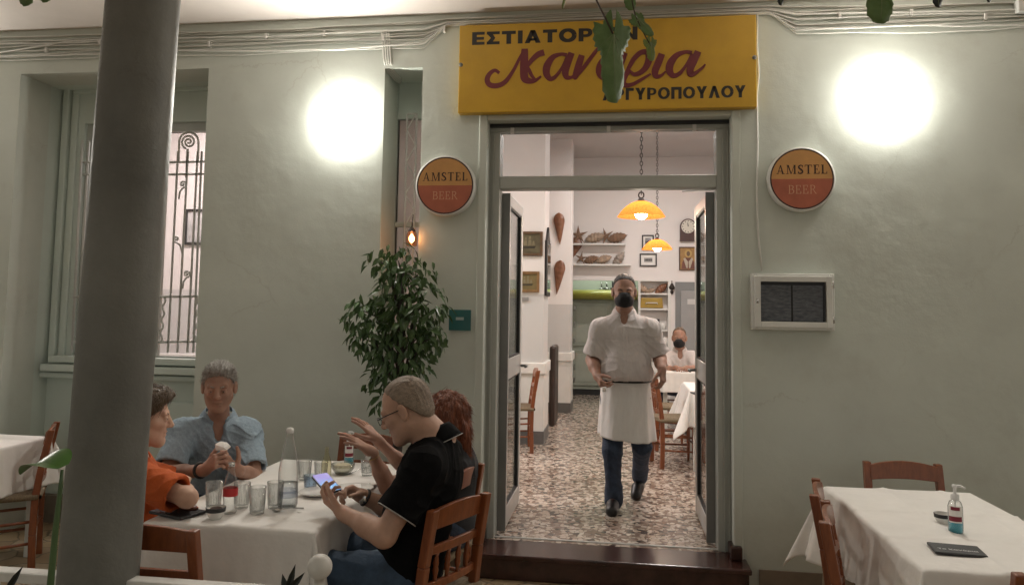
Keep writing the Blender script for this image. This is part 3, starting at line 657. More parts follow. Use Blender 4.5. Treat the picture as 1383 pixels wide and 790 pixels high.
def leaf(side):
    x = ja+.004 if side < 0 else jb-.004; y0, y1 = FY+.265, FY+.265+.76; z1 = dz2-.02; z0 = ZF+.012; t = .045
    xa, xb = (x, x+t) if side < 0 else (x-t, x)
    zmid = P(700, 500, FY+.9)[2]-.02
    m = MB(); S = .075
    m.box((xa, y0, z0), (xb, y0+S, z1)); m.box((xa, y1-S, z0), (xb, y1, z1))
    m.box((xa+.002, y0+S, z1-S), (xb-.002, y1-S, z1)); m.box((xa+.002, y0+S, z0), (xb-.002, y1-S, z0+.13)); m.box((xa+.002, y0+S, zmid), (xb-.002, y1-S, zmid+.14))
    lf = m.build('door_leaf', M_ALU, bld, bevel=.004, world=True)
    MB().box((xa+.019, y0+S, z0+.13), (xb-.019, y1-S, z1-S)).build('pane', M_DOORGL, lf, world=True)
    for za_, zb_ in ((z0+.13, zmid), (zmid+.14, z1-S)):
        gk = MB()
        for yy in (y0+S, y1-S-.012): gk.box((xa+.008, yy, za_), (xb-.008, yy+.012, zb_))
        for zq in (za_, zb_-.012): gk.box((xa+.0085, y0+S+.011, zq), (xb-.0085, y1-S-.011, zq+.012))
        gk.build('gasket', M_BLACK, lf, world=True)
    MB().box((xa-.006, y0+.005, z0), (xb+.006, y0-.02, z1)).build('hinge_stile', M_ALUD, lf, world=True)
    hx = xb if side < 0 else xa
    h = MB().tube([(hx, y1-.04, zmid+.05), (hx-.05*side*-1*-1, y1-.04, zmid+.05), (hx-.05*side, y1-.15, zmid+.05)], .010, 8); h.build('handle', M_ALUD, lf, True, world=True)
    return lf
lfA = leaf(-1); lfB = leaf(1)
cl = MB().tube([P(948, 257, FY+1.0), P(972, 256, FY+.6)], .008, 6).tube([P(922, 258.5, FY+1.5), P(948, 257, FY+1.0)], .008, 6); cl.build('door_closer_arm', M_ALUD, lfB, world=True)
# threshold step
s0 = P(636, 745, FY-.2); stx0, stx1 = -.905, P(1012, 774, FY-.2)[0]+.005
stp = bp('door_step', (stx0, FY-.175, 0), (stx1, FY+.10, ZF-.035), M_STEP, .006)
MB().box((stx0-.012, FY-.20, ZF-.0345), (stx1+.012, FY+.14, ZF-.001)).build('tread', M_STEP, stp, bevel=.008, world=True)
for xe in (DL-.02, DR-.05): MB().box((xe, FY-.05, ZF), (xe+.07, FY+.09, ZF+.08)).build('corner_block', M_STEP, stp, bevel=.01, world=True)
MB().box((ja, FY+.141, ZF-.004), (jb, FY+.16, ZF+.006)).build('threshold_strip', M_ALU, stp, world=True)

# ------------------------------------------------------------------ dining room shell
ZI = 4.15
bp('interior_ceiling', (-6.4, FY+TH+.001, ZI), (2.6, 14.2, ZI+.1), M_IN)
bp('side_wall', (2.35, FY+TH, ZF), (2.6, 14.2, ZI), M_IN)
bp('side_wall', (-6.4, FY+TH, ZF), (-6.32, 14.2, ZI), M_IN)
bp('upper_front_wall', (-6.4, FY+TH, ZC), (2.6, FY+TH+.1, ZI), M_IN)
x1p = P(733, 500, 8.44)[0]; x2p = P(769.5, 500, 11.05)[0]
def pier(x0, x1, y0, y1, zsplit, zd, name):
    o = bp(name, (x0, y0, zsplit), (x1, y1, ZI), M_IN)
    MB().box((x0, y0, zd), (x1, y1, zsplit)).build('painted_band', M_INGREY, o, world=True)
    MB().box((x0, y0-.012, ZF+.14), (x1+.012, y1+.012, zd)).build('wainscot', M_TRIM, o, world=True)
    MB().box((x0, y0-.035, zd), (x1+.035, y1+.035, zd+.125)).build('dado_rail', M_TRIM, o, bevel=.01, world=True)
    MB().box((x0, y0-.022, ZF), (x1+.022, y1+.022, ZF+.14)).build('base_board', mat('base_grey', (.12, .115, .11), .4, .1), o, world=True)
    return o
pier(-6.32, x1p, 8.44, 9.0, P(710, 397, 8.44)[2], P(710, 505, 8.4)[2], 'pier_wall')
pier(-6.32, x2p, 11.05, 11.6, P(760, 411, 11.05)[2], P(760, 488, 11.0)[2], 'pier_wall')
kz = P(800, 378.5, BY)[2]; kx1 = P(862, 400, BY)[0]
bp('back_wall', (x2p-.6, BY, kz), (2.35, BY+.15, ZI), M_IN)
# shelf recess and service door in the back wall
sx0, sx1 = P(865, 400, BY)[0], P(902, 400, BY)[0]; szt = P(880, 379, BY)[2]; szb = P(880, 470, BY)[2]
bw = MB(); bw.box((kx1, BY, ZF), (sx0, BY+.15, kz)); bw.box((sx0, BY, ZF), (sx1, BY+.15, szb)); bw.box((sx1, BY, ZF), (2.35, BY+.15, kz-.0))
bw.build('back_wall', M_IN, bld, world=True)
nb_ = MB().box((sx0, BY+.14, szb), (sx1, BY+.18, kz)).build('recess_back', M_IN, bld, world=True)
shf = MB()
for y in (379, 397, 417.5, 446): shf.box((sx0, BY-.03, P(880, y, BY)[2]-.012), (sx1, BY+.14, P(880, y, BY)[2]+.012))
shf.box((sx0-.02, BY-.03, szb), (sx0, BY+.005, szt)); shf.box((sx1, BY-.03, szb), (sx1+.05, BY+.005, szt))
cab = thing('wall_shelves', 'white built-in shelf unit beside the grey back door', 'shelves', (sx0, BY, szb))
shf.build('shelf_boards', M_TRIM, cab, world=True)
ddx0, ddx1 = P(912, 420, BY)[0], P(953, 420, BY)[0]+.1; ddz = P(930, 381, BY)[2]
dd = thing('service_door', 'closed grey panelled door in the back wall of the dining room', 'door', (ddx0, BY, ZF))
MB().box((ddx0, BY-.03, ZF), (ddx1, BY+.002, ddz)).build('casing', mat('door_grey_dark', (.20, .205, .205), .5, .05), dd, world=True)
dq = .10; MB().box((P(919, 420, BY)[0], BY-.05, ZF), (ddx1-dq, BY-.028, P(930, 393, BY)[2])).build('door_panel', mat('door_grey', (.30, .30, .30), .5, .05), dd, bevel=.01, world=True)
nt_ = MB().box((P(928, 404, BY)[0], BY-.056, P(930, 411, BY)[2]), (P(938, 404, BY)[0], BY-.049, P(930, 404, BY)[2])); nt_.build('notice', M_INGREY, dd, world=True)
# kitchen behind the opening
MGK = plaster('kitchen_green', (.50, .54, .46), .1, .1)
bp('kitchen_back_wall', (-3, 14.1, ZF), (2.6, 14.2, ZI), MGK)
fz = P(800, 404, 13.4)[2]; kfx0, kfx1 = P(768, 450, 13.4)[0]-.1, P(866, 450, 13.4)[0]+.1
fr_ = thing('wooden_icebox', 'pale green panelled icebox cupboard in the kitchen opening', 'cupboard', (kfx0, 13.4, ZF))
MFR = mat('icebox_green', (.30, .325, .275), .4, .12, 4)
MB().box((kfx0, 13.42, ZF+.10), (kfx1, 14.0, fz)).build('carcass', MFR, fr_, world=True)
MB().box((kfx0, 13.44, ZF), (kfx1, 14.0, ZF+.099)).build('plinth', M_BLACK, fr_, world=True)
xm1 = P(826, 450, 13.4)[0]; zmd = P(800, 470, 13.4)[2]
for (xa_, xb_) in ((P(773, 450, 13.4)[0], xm1-.02), (xm1+.02, kfx1-.1)):
    for (za_, zb_) in ((ZF+.16, zmd-.03), (zmd+.03, fz-.06)):
        d_ = MB().box((xa_, 13.39, za_), (xb_, 13.42, zb_)).build('door', MFR, fr_, bevel=.01, world=True)
        q = MB(); t = .07
        q.box((xa_+t, 13.383, za_+t), (xb_-t, 13.391, zb_-t)); q.build('raised_panel', mat('icebox_panel', (.35, .37, .315), .4, .1, 4), d_, bevel=.006, world=True)
        MB().box((xa_+.03, 13.365, (za_+zb_)/2-.05), (xa_+.05, 13.39, (za_+zb_)/2+.05)).build('latch', M_STEEL, d_, bevel=.004, world=True)
        for zh in (zb_-.14, za_+.06): MB().box((xa_+.02, 13.37, zh), (xa_+.055, 13.39, zh+.08)).build('hinge', M_STEEL, d_, bevel=.004, world=True)
ya = MB(); z1_, z0_ = P(800, 391, 13.3)[2], P(800, 404.5, 13.3)[2]
ya.grid(lambda u, v: (kfx0+(kfx1-kfx0)*u, 13.28+.12*math.sin(v*PI)*-1+.25*(v > .99), z0_+(z1_-z0_)*v), 2, 10)
props(ya.build('yellow_canopy', mat('canopy_yellow', (.44, .42, .08), .35, .1), None, True), 'yellow metal canopy above the green icebox', 'canopy')
sol = ya  # keeps the name short
mo = [o for o in C.objects if o.name == 'yellow_canopy'][0].modifiers.new('t', 'SOLIDIFY'); mo.thickness = .03
for i, px in enumerate((812, 819, 827, 833)):
    u_ = thing('ladle', ['small', 'bent', 'dark', 'round'][i]+' kitchen utensil hanging on the wall above the yellow canopy', 'utensil', P(px, 380, 14.05))
    m_ = MB().tube([P(px, 380, 14.05), P(px+.5, 388, 14.05)], .012, 6).lathe([(0, -.05), (.04, -.03), (.05, .0), (.0, .01)], P(px+.5, 389, 14.04), 10); m_.build('bowl', [M_STEEL, M_STEEL, M_BLACK, M_STEEL][i], u_, True, world=True)
MARK_ARCH = 1

# ------------------------------------------------------------------ lamps
def area(name, loc, size, power, col, rot):
    l = bpy.data.lights.new(name, 'AREA'); l.energy = power; l.size = size; l.color = col
    o = bpy.data.objects.new(name, l); C.objects.link(o); o.location = loc; o.rotation_euler = rot; return o
def point(name, loc, power, col, rad, parent):
    l = bpy.data.lights.new(name, 'POINT'); l.energy = power; l.color = col; l.shadow_soft_size = rad
    o = bpy.data.objects.new(name, l); C.objects.link(o); o.location = loc
    o.parent = parent; o.matrix_parent_inverse = wmat(parent).inverted(); return o
M_OPAL = emit('opal_lit', (1.0, .95, .86), 100.0, (.8, .8, .8))
GC = (1.0, .86, .68)
def globe(c, label, group='round wall lamps on the facade'):
    t = thing('wall_lamp', label, 'wall lamp', c, 0, group)
    R = .118
    MB().lathe([(.0, .002), (R-.03, .002), (R-.02, .012), (R-.02, .030), (R-.02, .033), (R-.03, .033)], c, 40, 'y').build('base', M_PLASTIC, t, True, world=True)
    MB().lathe([(R*math.sin(a), .034+.042*math.cos(a)) for a in np.linspace(PI/2, .02, 16)], c, 40, 'y').build('opal_dome', M_OPAL, t, True, world=True)
    return t
g1 = P(461, 159, FY-.1); g1[1] = FY; g2 = P(1201, 129, FY-.1); g2[1] = FY
globe(g1, 'glowing round wall lamp between the barred window and the narrow niche')
globe(g2, 'glowing round wall lamp above and right of the beer sign and menu box')
globe(A3(-5.25, FY, 2.9), 'added unseen round wall lamp glowing on the far left end of the facade, outside the picture')  # this lamp and the next are added out of view to light the facade
globe(A3(5.2, FY, 2.95), 'added unseen round wall lamp glowing on the far right end of the facade, outside the picture')
M_SHADE = bpy.data.materials.new('woven_shade'); M_SHADE.use_nodes = True
_n = M_SHADE.node_tree.nodes; _l = M_SHADE.node_tree.links; _n.remove(_n['Principled BSDF'])
_tc = _n.new('ShaderNodeTexCoord'); _wv = _n.new('ShaderNodeTexVoronoi'); _wv.inputs['Scale'].default_value = 90; _l.new(_tc.outputs['Object'], _wv.inputs['Vector'])
_cr = _n.new('ShaderNodeValToRGB'); _cr.color_ramp.elements[0].color = (.50, .150, .032, 1); _cr.color_ramp.elements[1].color = (.25, .065, .014, 1); _l.new(_wv.outputs['Distance'], _cr.inputs[0])
_t = _n.new('ShaderNodeBsdfTranslucent'); _d = _n.new('ShaderNodeBsdfDiffuse'); _m = _n.new('ShaderNodeMixShader'); _m.inputs[0].default_value = .55
_l.new(_cr.outputs[0], _t.inputs[0]); _l.new(_cr.outputs[0], _d.inputs[0]); _l.new(_t.outputs[0], _m.inputs[1]); _l.new(_d.outputs[0], _m.inputs[2]); _l.new(_m.outputs[0], _n['Material Output'].inputs[0])
M_BULB = emit('bulb_lit', (1.0, .82, .55), 30.0)
def pendant(c, R, label, power):
    c = np.array(c); t = thing('pendant_lamp', label, 'pendant lamp', c, 0, 'woven pendant lamps')
    H = R*.66
    MB().lathe([(R*.14, H), (R*.28, H*.97), (R*.45, H*.86), (R*.62, H*.68), (R*.78, H*.46), (R*.91, H*.20), (R, 0)], c, 40).build('shade', M_SHADE, t, True, world=True)
    MB().lathe([(0, H*1.22), (R*.09, H*1.2), (R*.15, H*1.06), (R*.20, H*.98), (.0, H*.9)], c, 16).build('cap', M_CHARC, t, True, world=True)
    ch = MB(); z = c[2]+H*1.2; ch.tube([c+A3(R*.11*math.cos(a), 0, H*1.2+R*.13+R*.13*math.sin(a)) for a in np.linspace(0, 2*PI, 15)], .006, 6)
    zz_ = z+R*.25; k = 0
    while zz_ < min(ZI, z+2.2):
        ch.tube([A3(c[0]+(.012 if k % 2 else 0)*math.cos(a), c[1]+(0 if k % 2 else .012)*math.cos(a), zz_+.022*math.sin(a)) for a in np.linspace(0, 2*PI, 9)], .0035, 4); zz_ += .036; k += 1
    ch.build('chain', M_CHARC, t, world=True)
    MB().lathe([(0.001, .075), (.022, .06), (.047, .03), (.056, 0), (.047, -.03), (.022, -.05), (.001, -.056)], c+A3(0, 0, H*.22), 18).build('bulb', M_BULB, t, True, world=True)
    point('bulb_light', c+A3(0, 0, H*.22-.08), power, (1.0, .86, .70), .07, t); return t
pendant(P(866, 293, 6.6), .205, 'nearer woven orange pendant lamp hanging on a chain', PEND_W)
pendant(P(887.5, 337, 9.9), .195, 'farther woven orange pendant lamp hanging in front of the framed photos', PEND_W)
for c, s in (((-2.6, 7.0, 2.55), 'left of the door, near the barred window'), ((1.6, 7.6, 2.6), 'right of the door, outside the picture'), ((-2.9, 10.0, 2.5), 'between the two white piers')):  # extra pendants out of view, added to light the dining room
    pendant(c, .2, 'added unseen woven orange pendant lamp '+s, PEND_W*1.2)
def tube_lamp(c, label, power, col):
    t = thing('ceiling_tube_lamp', label, 'ceiling lamp', c)
    MB().box((c[0]-.6, c[1]-.06, c[2]), (c[0]+.6, c[1]+.06, c[2]+.05)).build('housing', M_PLASTIC, t, world=True)
    MB().tube([(c[0]-.56, c[1], c[2]-.03), (c[0]+.56, c[1], c[2]-.03)], .02, 10).build('tube', emit('tube_lit', (.95, .9, .88), 8), t, True, world=True)
    l = bpy.data.lights.new('tube_light', 'AREA'); l.shape = 'RECTANGLE'; l.size = 1.1; l.size_y = .1; l.energy = power; l.color = col
    o = bpy.data.objects.new('tube_light', l); C.objects.link(o); o.location = (c[0], c[1], c[2]-.06); o.parent = t; o.matrix_parent_inverse = wmat(t).inverted()
tube_lamp(A3(.9, 6.6, ZI-.06), 'ceiling tube lamp near the entrance door', ROOM_W, (1, .93, .88))
tube_lamp(A3(.6, 10.2, ZI-.06), 'ceiling tube lamp deeper in the dining room', ROOM_W, (1, .93, .88))
tube_lamp(A3(-4.0, 7.2, ZI-.06), 'ceiling tube lamp behind the barred window', ROOM_W*2.6, (1, .92, .90))
tube_lamp(A3(-.2, 13.55, 3.0), 'kitchen tube lamp above the green icebox', KITCH_W, (.86, 1.0, .80))

# ------------------------------------------------------------------ signs and fittings of the facade
SY = FY-.07
tl, trr, bl, br = P(620.7, 34.4, SY), P(1021.6, 20.7, SY), P(618.5, 152.7, SY), P(1021.6, 144.8, SY)
X0, X1, Z1, Z0 = (tl[0]+bl[0])/2, (trr[0]+br[0])/2, (tl[2]+trr[2])/2, (bl[2]+br[2])/2
sg = thing('restaurant_sign', 'yellow painted restaurant name board above the doorway', 'sign', ((X0+X1)/2, FY, Z0))
MB().box((X0, SY, Z0), (X1, FY-.002, Z1)).build('board', M_YEL, sg, bevel=.004, world=True)
SWd, SHt = X1-X0, Z1-Z0; SO = A3(X0, SY-.0005, Z0)
def sc_(x, y):        # enlargement pixel to board metres
    u = (x-61)/1264.0; top = 108-43*u; bot = 480-25*u; return u*SWd, (bot-y)/(bot-top)*SHt
ux, uz = A3(1, 0, 0), A3(0, 0, 1)
def block(word, xa, xb, yt, ybm):
    # heavy extended capitals from stems, bars and rings
    G = {'Ε': .80, 'Σ': .82, 'Τ': .88, 'Ι': .30, 'Α': 1.0, 'Ο': 1.06, 'Ρ': .86, 'Ν': .96, 'Γ': .74, 'Υ': .96, 'Π': .94, 'Λ': 1.0}
    p0 = sc_(xa, ybm); p1 = sc_(xb, yt); Wt, Ht = p1[0]-p0[0], sc_(xa, yt)[1]-p0[1]; gap = .13
    k = Wt/(sum(G[c] for c in word)+gap*(len(word)-1)); x = 0; mb = MB(); o = SO+ux*p0[0]+uz*p0[1]; st, br = .30, .25; n = [0]
    def pol(pts): n[0] += 1; mb.prism([((x+a)*k, b*Ht) for a, b in pts], o, ux, uz, -(.002+.0002*(n[0] % 4)))
    def R(a, b, c, d): pol([(a, b), (c, b), (c, d), (a, d)])
    for c in word:
        w_ = G[c]
        if c in 'ΕΓΠΡΙΝ': R(0, 0, st, 1)
        if c == 'Ε': R(st, 0, w_, br*.9); R(st, 1-br*.9, w_, 1); R(st, .39, w_*.95, .61)
        if c == 'Γ': R(st, 1-br, w_, 1)
        if c == 'Π': R(st, 1-br, w_, 1); R(w_-st, 0, w_, 1-br)
        if c == 'Ν': R(w_-st, 0, w_, 1); pol([(st*.9, 1), (w_-st*.9, .36), (w_-st*.9, 0), (st*.9, .64)])
        if c == 'Τ': R(0, 1-br, w_, 1); R(w_/2-st/2, 0, w_/2+st/2, 1-br)
        if c == 'Υ': R(w_/2-st/2, 0, w_/2+st/2, .46); pol([(0, 1), (st*1.15, 1), (w_/2+st*.45, .40), (w_/2-st*.5, .40)]); pol([(w_-st*1.15, 1), (w_, 1), (w_/2+st*.5, .40), (w_/2-st*.45, .40)])
        if c in 'ΑΛ':
            pol([(0, 0), (st*1.05, 0), (w_/2+st*.48, 1), (w_/2-st*.48, 1)]); pol([(w_-st*1.05, 0), (w_, 0), (w_/2+st*.48, 1), (w_/2-st*.48, 1)])
            if c == 'Α': R(w_*.24, .18, w_*.76, .37)
        if c == 'Σ': R(0, 0, w_, br*.9); R(0, 1-br*.9, w_, 1); pol([(0, 1-br*.6), (st*1.2, 1-br*.6), (w_*.66, .5), (w_*.32, .5)]); pol([(0, br*.6), (st*1.2, br*.6), (w_*.66, .5), (w_*.32, .5)])
        if c == 'Ρ': ribbon_mb(mb, [((x+a)*k, b*Ht, t_*k) for a, b, t_ in ((st*.9, .88, .16), (w_*.62, .87, .17), (w_*.80, .76, .25), (w_*.80, .56, .25), (w_*.62, .44, .17), (st*.9, .43, .16))], o, ux, uz, .0021, 8)
        if c == 'Ο': ribbon_mb(mb, [((x+w_/2+(w_/2-.13)*math.cos(a)*(1 if abs(math.cos(a)) < 2 else 1))*k, (.5+.40*math.sin(a))*Ht, (.20+.09*abs(math.cos(a)))*k) for a in np.linspace(0, 2*PI, 25)], o, ux, uz, .0021, 3)
        x += w_+gap
    mb.build('lettering', M_SIGNBLK, sg, world=True)
block('ΕΣΤΙΑΤΟΡΙΟΝ', 118, 836, 137, 192)
block('ΑΡΓΥΡΟΠΟΥΛΟΥ', 690, 1281, 378, 428)
kb = MB()
ST = [
 [(242,312,13),(222,300,15),(198,316,19),(189,342,22),(203,362,22),(238,364,21),(272,345,18),(305,298,14),(332,245,12),(352,212,12)],
 [(352,208,26),(351,250,33),(350,300,33),(354,334,32),(374,345,24),(400,343,15),(425,325,8)],
 [(437,224,26),(412,232,24),(388,252,20),(362,284,16)],
 [(361,282,12),(372,298,15),(384,322,14),(402,343,10)],
 [(536,236,16),(510,232,14),(476,244,22),(452,278,30),(448,312,28),(464,336,20),(488,326,15),(516,288,12),(538,240,12)],
 [(556,226,26),(542,262,29),(530,302,29),(535,328,22),(556,330,12),(576,312,6)],
 [(600,236,24),(588,275,28),(574,322,26),(567,338,14)],[(566,338,10),(596,304,15),(634,254,16),(664,214,14),(676,205,8)],
 [(760,232,14),(738,230,14),(706,244,22),(682,276,30),(676,310,28),(694,334,20),(720,324,15),(744,286,12),(764,238,12)],
 [(782,226,26),(768,262,29),(756,302,29),(760,326,22),(780,324,12)],
 [(708,208,10),(722,192,14),(734,178,10)],
 [(782,326,10),(800,290,16),(822,252,20),(850,226,20),(878,226,24),(884,256,28),(870,290,24),(846,312,20),(822,318,16),(808,306,10)],
 [(808,300,12),(786,320,24),(774,346,28),(786,364,20),(816,360,15),(856,338,12),(892,316,8)],
 [(938,232,26),(924,268,29),(910,304,28),(914,326,20),(934,324,12),(954,306,6)],
 [(1062,228,16),(1036,224,14),(1000,238,22),(974,272,30),(970,304,28),(986,324,20),(1012,314,15),(1040,278,12),(1064,232,12)],
 [(1088,222,26),(1072,258,29),(1056,294,29),(1058,318,24),(1078,312,14),(1106,290,10),(1117,276,6)]]
for i_, st in enumerate(ST):
    ribbon_mb(kb, [(*sc_(x, y), wd*SWd/1264*1.05) for x, y, wd in st], SO, ux, uz, .0022+.00025*i_, 8)
kb.build('script_lettering', M_SIGNRED, sg, world=True)
sc2 = MB()
for px, py in ((622.5, 88), (1019, 78)): sc2.lathe([(0, .012), (.012, .010), (.014, 0)], A3(P(px, py, SY)[0], SY, P(px, py, SY)[2]), 10, 'y')
sc2.build('screw', M_ALUD, sg, True, world=True)

M_AMB = mat('beer_amber', (.54, .285, .095), .4, .10, 9); M_ROSE = mat('beer_red', (.40, .115, .062), .4, .14, 9); M_BROWN = mat('beer_brown', (.035, .010, .008), .4, .1)
M_LTAN = mat('beer_tan', (.62, .36, .22), .4, .08)
def serif_word(word, m, parent, o, height, width, stem, thin, serif):
    # letters built from stems, bars and bowls; unit cell 0..1 high
    G = {'A': .95, 'M': 1.12, 'S': .66, 'T': .82, 'E': .72, 'L': .70, 'B': .74, 'R': .82}
    tot = sum(G[c] for c in word)+.10*(len(word)-1); mb = MB(); x = 0; k = width/tot
    def pol(pts): mb.prism([((x+a)*k, b*height) for a, b in pts], o, ux, uz, -.0025)
    def R(a, b, c, d): pol([(a, b), (c, b), (c, d), (a, d)])
    def ser(cx, z, wd): R(cx-wd/2, z if z < .5 else z-serif, cx+wd/2, z+serif if z < .5 else z)
    def rib(pts): ribbon_mb(mb, [((x+a)*k, b*height, wd*k) for a, b, wd in pts], o, ux, uz, .0025, 6)
    for c in word:
        W_ = G[c]
        if c == 'A':
            pol([(.10, 0), (.10+thin, 0), (.47, .86), (.42, 1)]); pol([(.80-stem, 0), (.80, 0), (.50, 1), (.40, 1)]); R(.24, .28, .66, .28+thin); ser(.12, 0, .26); ser(.76, 0, .34)
        elif c == 'M':
            R(.12, 0, .12+thin, 1); R(.88-stem*.2, 0, .88+stem*.8, 1); pol([(.12, 1), (.12+stem, 1), (.56, .12), (.50, 0)]); pol([(.50, 0), (.50+thin, 0), (.92, 1), (.86, 1)]); ser(.14, 0, .28); ser(.92, 0, .32); ser(.14, 1, .2); ser(.92, 1, .26)
        elif c == 'S':
            rib([(.56, .78, thin), (.46, .93, thin*1.1), (.30, .95, stem*.7), (.14, .82, stem*.9), (.18, .64, stem), (.36, .50, stem*1.1), (.52, .34, stem), (.52, .16, stem*.9), (.34, .05, stem*.7), (.16, .08, thin*1.1), (.08, .24, thin)]); R(.53, .68, .58, .97); R(.05, .03, .10, .32)
        elif c == 'T':
            R(.41-stem/2, 0, .41+stem/2, 1); R(.03, 1-thin*1.2, .79, 1); R(.03, .74, .08, 1); R(.74, .74, .79, 1); ser(.41, 0, .36)
        elif c in 'EL':
            R(.12, 0, .12+stem, 1); R(.04, 0, .64, thin*1.1); pol([(.57, 0), (.68, 0), (.66, .30), (.61, .30)]); ser(.16, 1, .28)
            if c == 'E': R(.04, 1-thin*1.1, .62, 1); R(.57, .74, .62, 1); R(.12, .48, .46, .48+thin); R(.42, .38, .47, .64)
        elif c in 'BR':
            R(.12, 0, .12+stem, 1); ser(.16, 0, .26); R(.04, 1-thin, .36, 1)
            rib([(.16, .97, thin), (.40, .96, thin*1.2), (.56, .86, stem), (.56, .66, stem), (.40, .52, thin*1.1), (.16, .51, thin)])
            if c == 'B': rib([(.16, .51, thin), (.46, .50, thin*1.1), (.64, .36, stem), (.62, .14, stem), (.44, .03, thin*1.1), (.06, .03, thin)])
            else: pol([(.34, .52), (.34+stem*1.1, .52), (.78, 0), (.78-stem*1.2, 0)]); ser(.74, 0, .2)
        x += W_+.10
    return mb.build('lettering', m, parent, world=True)
def beer_sign(px, py, label):
    c = P(px, py, FY-.08); c[1] = FY; R = .202
    t = thing('beer_sign', label, 'sign', c, 0, 'round beer signs beside the door')
    MB().lathe([(R*.99, 0), (R*.99, .045), (R*.975, .060), (R*.93, .060)], c, 48, 'y').build('case', M_WHITEP, t, True, world=True)
    MB().lathe([(R*.931, .0595), (R*.885, .0595)], c, 48, 'y').build('ring', M_BROWN, t, world=True)
    yy = FY-.0585
    for nm, m, a0, a1 in (('upper_half', M_AMB, 0, PI), ('lower_half', M_ROSE, PI, 2*PI)):
        MB().prism([(R*.886*math.cos(a), R*.886*math.sin(a)) for a in np.linspace(a0, a1, 40)], A3(c[0], yy, c[2]), ux, uz, -.004 if False else .003).build(nm, m, t, world=True)
    serif_word('AMSTEL', M_BROWN, t, A3(c[0]-.150, yy-.0035, c[2]+.030), .056, .30, .17, .07, .05)
    serif_word('BEER', M_LTAN, t, A3(c[0]-.082, yy-.0035, c[2]-.092), .053, .168, .09, .05, .045)
    return t
beer_sign(600, 250, 'round two-colour beer sign on the wall left of the doorway')
beer_sign(1084, 241, 'round two-colour beer sign on the wall right of the doorway')

# menu box
my = FY-.07
a, b = P(1015, 369, my), P(1128, 447, my); mx = thing('menu_box', 'white wall cabinet with a glass front holding dark menus', 'menu box', ((a[0]+b[0])/2, FY, b[2]))
q = MB(); t_ = .026
for (p0, p1) in (((a[0], b[2]), (a[0]+t_, a[2])), ((b[0]-t_, b[2]), (b[0], a[2])), ((a[0]+t_, a[2]-t_), (b[0]-t_, a[2])), ((a[0]+t_, b[2]), (b[0]-t_, b[2]+t_))):
    q.box((p0[0], my, p0[1]), (p1[0], FY, p1[1]))
q.build('case', M_WHITEP, mx, bevel=.004, world=True)
q = MB(); t2 = .035; A_, B_ = (a[0]+t_*.6, b[2]+t_*.6), (b[0]-t_*.6, a[2]-t_*.6)
for (p0, p1) in (((A_[0], A_[1]), (A_[0]+t2, B_[1])), ((B_[0]-t2, A_[1]), B_), ((A_[0]+t2, B_[1]-t2), (B_[0]-t2, B_[1])), ((A_[0]+t2, A_[1]), (B_[0]-t2, A_[1]+t2))):
    q.box((p0[0], my-.02, p0[1]), (p1[0], my+.004, p1[1]))
q.build('door', M_WHITEP, mx, bevel=.003, world=True)
MB().box((A_[0]+t2, my+.03, A_[1]+t2), (B_[0]-t2, my+.034, B_[1]-t2)).build('backing', mat('menu_dark', (.02, .024, .026), .5, .2), mx, world=True)
q = MB(); xm_ = (A_[0]+B_[0])/2
for x0, x1 in ((A_[0]+t2+.006, xm_-.006), (xm_+.006, B_[0]-t2-.012)): q.box((x0, my+.022, A_[1]+t2+.004), (x1, my+.029, B_[1]-t2-.02))
q.build('menu_sheet', mat('menu_page', (.10, .13, .155), .6, .5, 26, stretch=(1, 1, 4), col2=(.36, .42, .46)), mx, world=True)
MB().box((A_[0]+t2, my-.004, A_[1]+t2), (B_[0]-t2, my-.001, B_[1]-t2)).build('pane', M_PANE, mx, world=True)
q = MB()
for z in (A_[1]+.05, B_[1]-.05): q.tube([(B_[0]+.004, my-.012, z-.02), (B_[0]+.004, my-.012, z+.02)], .007, 8)
q.tube([(A_[0]+.012, my-.034, (A_[1]+B_[1])/2-.012), (A_[0]+.012, my-.034, (A_[1]+B_[1])/2+.012)], .006, 6); q.build('hinges_and_catch', M_STEEL, mx, True, world=True)
# teal plaque
a, b = P(607, 418, FY), P(636, 446.5, FY)
pq = thing('wall_plaque', 'small square teal plaque on the wall left of the door', 'plaque', ((a[0]+b[0])/2, FY, b[2]))
MB().box((a[0], FY-.012, b[2]), (b[0], FY-.001, a[2])).build('plate', mat('teal_plate', (.035, .135, .135), .25, .1), pq, bevel=.002, world=True)
MB().box((lerp(a, b, .32)[0], FY-.0135, lerp(a, b, .50)[2]), (lerp(a, b, .68)[0], FY-.0122, lerp(a, b, .36)[2])).build('emblem', mat('pale_print', (.35, .42, .42), .5, .1), pq, world=True)
# junction box top right
a, b = P(1368, 3, FY), P(1400, 20, FY)
props(box('junction_box', (a[0], FY-.06, b[2]), (b[0], FY-.001, a[2]), M_WHITEP, None, .006), 'small white junction box at the end of the cables, top right', 'junction box')
# cables
def cable(pts, r, label, group=None):
    return props(MB().tube(pts, r, 6).build('cable', M_CABLE, None, True), label, 'cable', group)
rng = random.Random(3)
for i in range(11):
    base = 3.545-i*.0165; pts = []; ph = rng.random()*6; am = .006+.009*rng.random()
    for x in np.arange(-8.5, 7.6, .16):
        z = base+am*math.sin(x*1.3+ph)+.006*math.sin(x*4.1+ph*2)+.004*rng.uniform(-1, 1)
        if X0-.12 < x < X1+.1: z = max(z*.35+.65*(3.578-i*.0045), Z1+.012+.002*i)
        pts.append((x, FY-.012-.010*(i % 2)-(.075 if False else 0), min(z, ZC-.01)))
    cable(pts, .0042+.0018*(i % 3 == 0), 'pale cable in the bundle running along the top of the facade', 'cables along the top of the facade')
cable([P(0, 72, FY-.02), P(60, 62, FY-.02), P(90, 57, FY-.02), P(137, 54, FY-.02)], .007, 'loose pale cable sagging below the bundle at the far left')
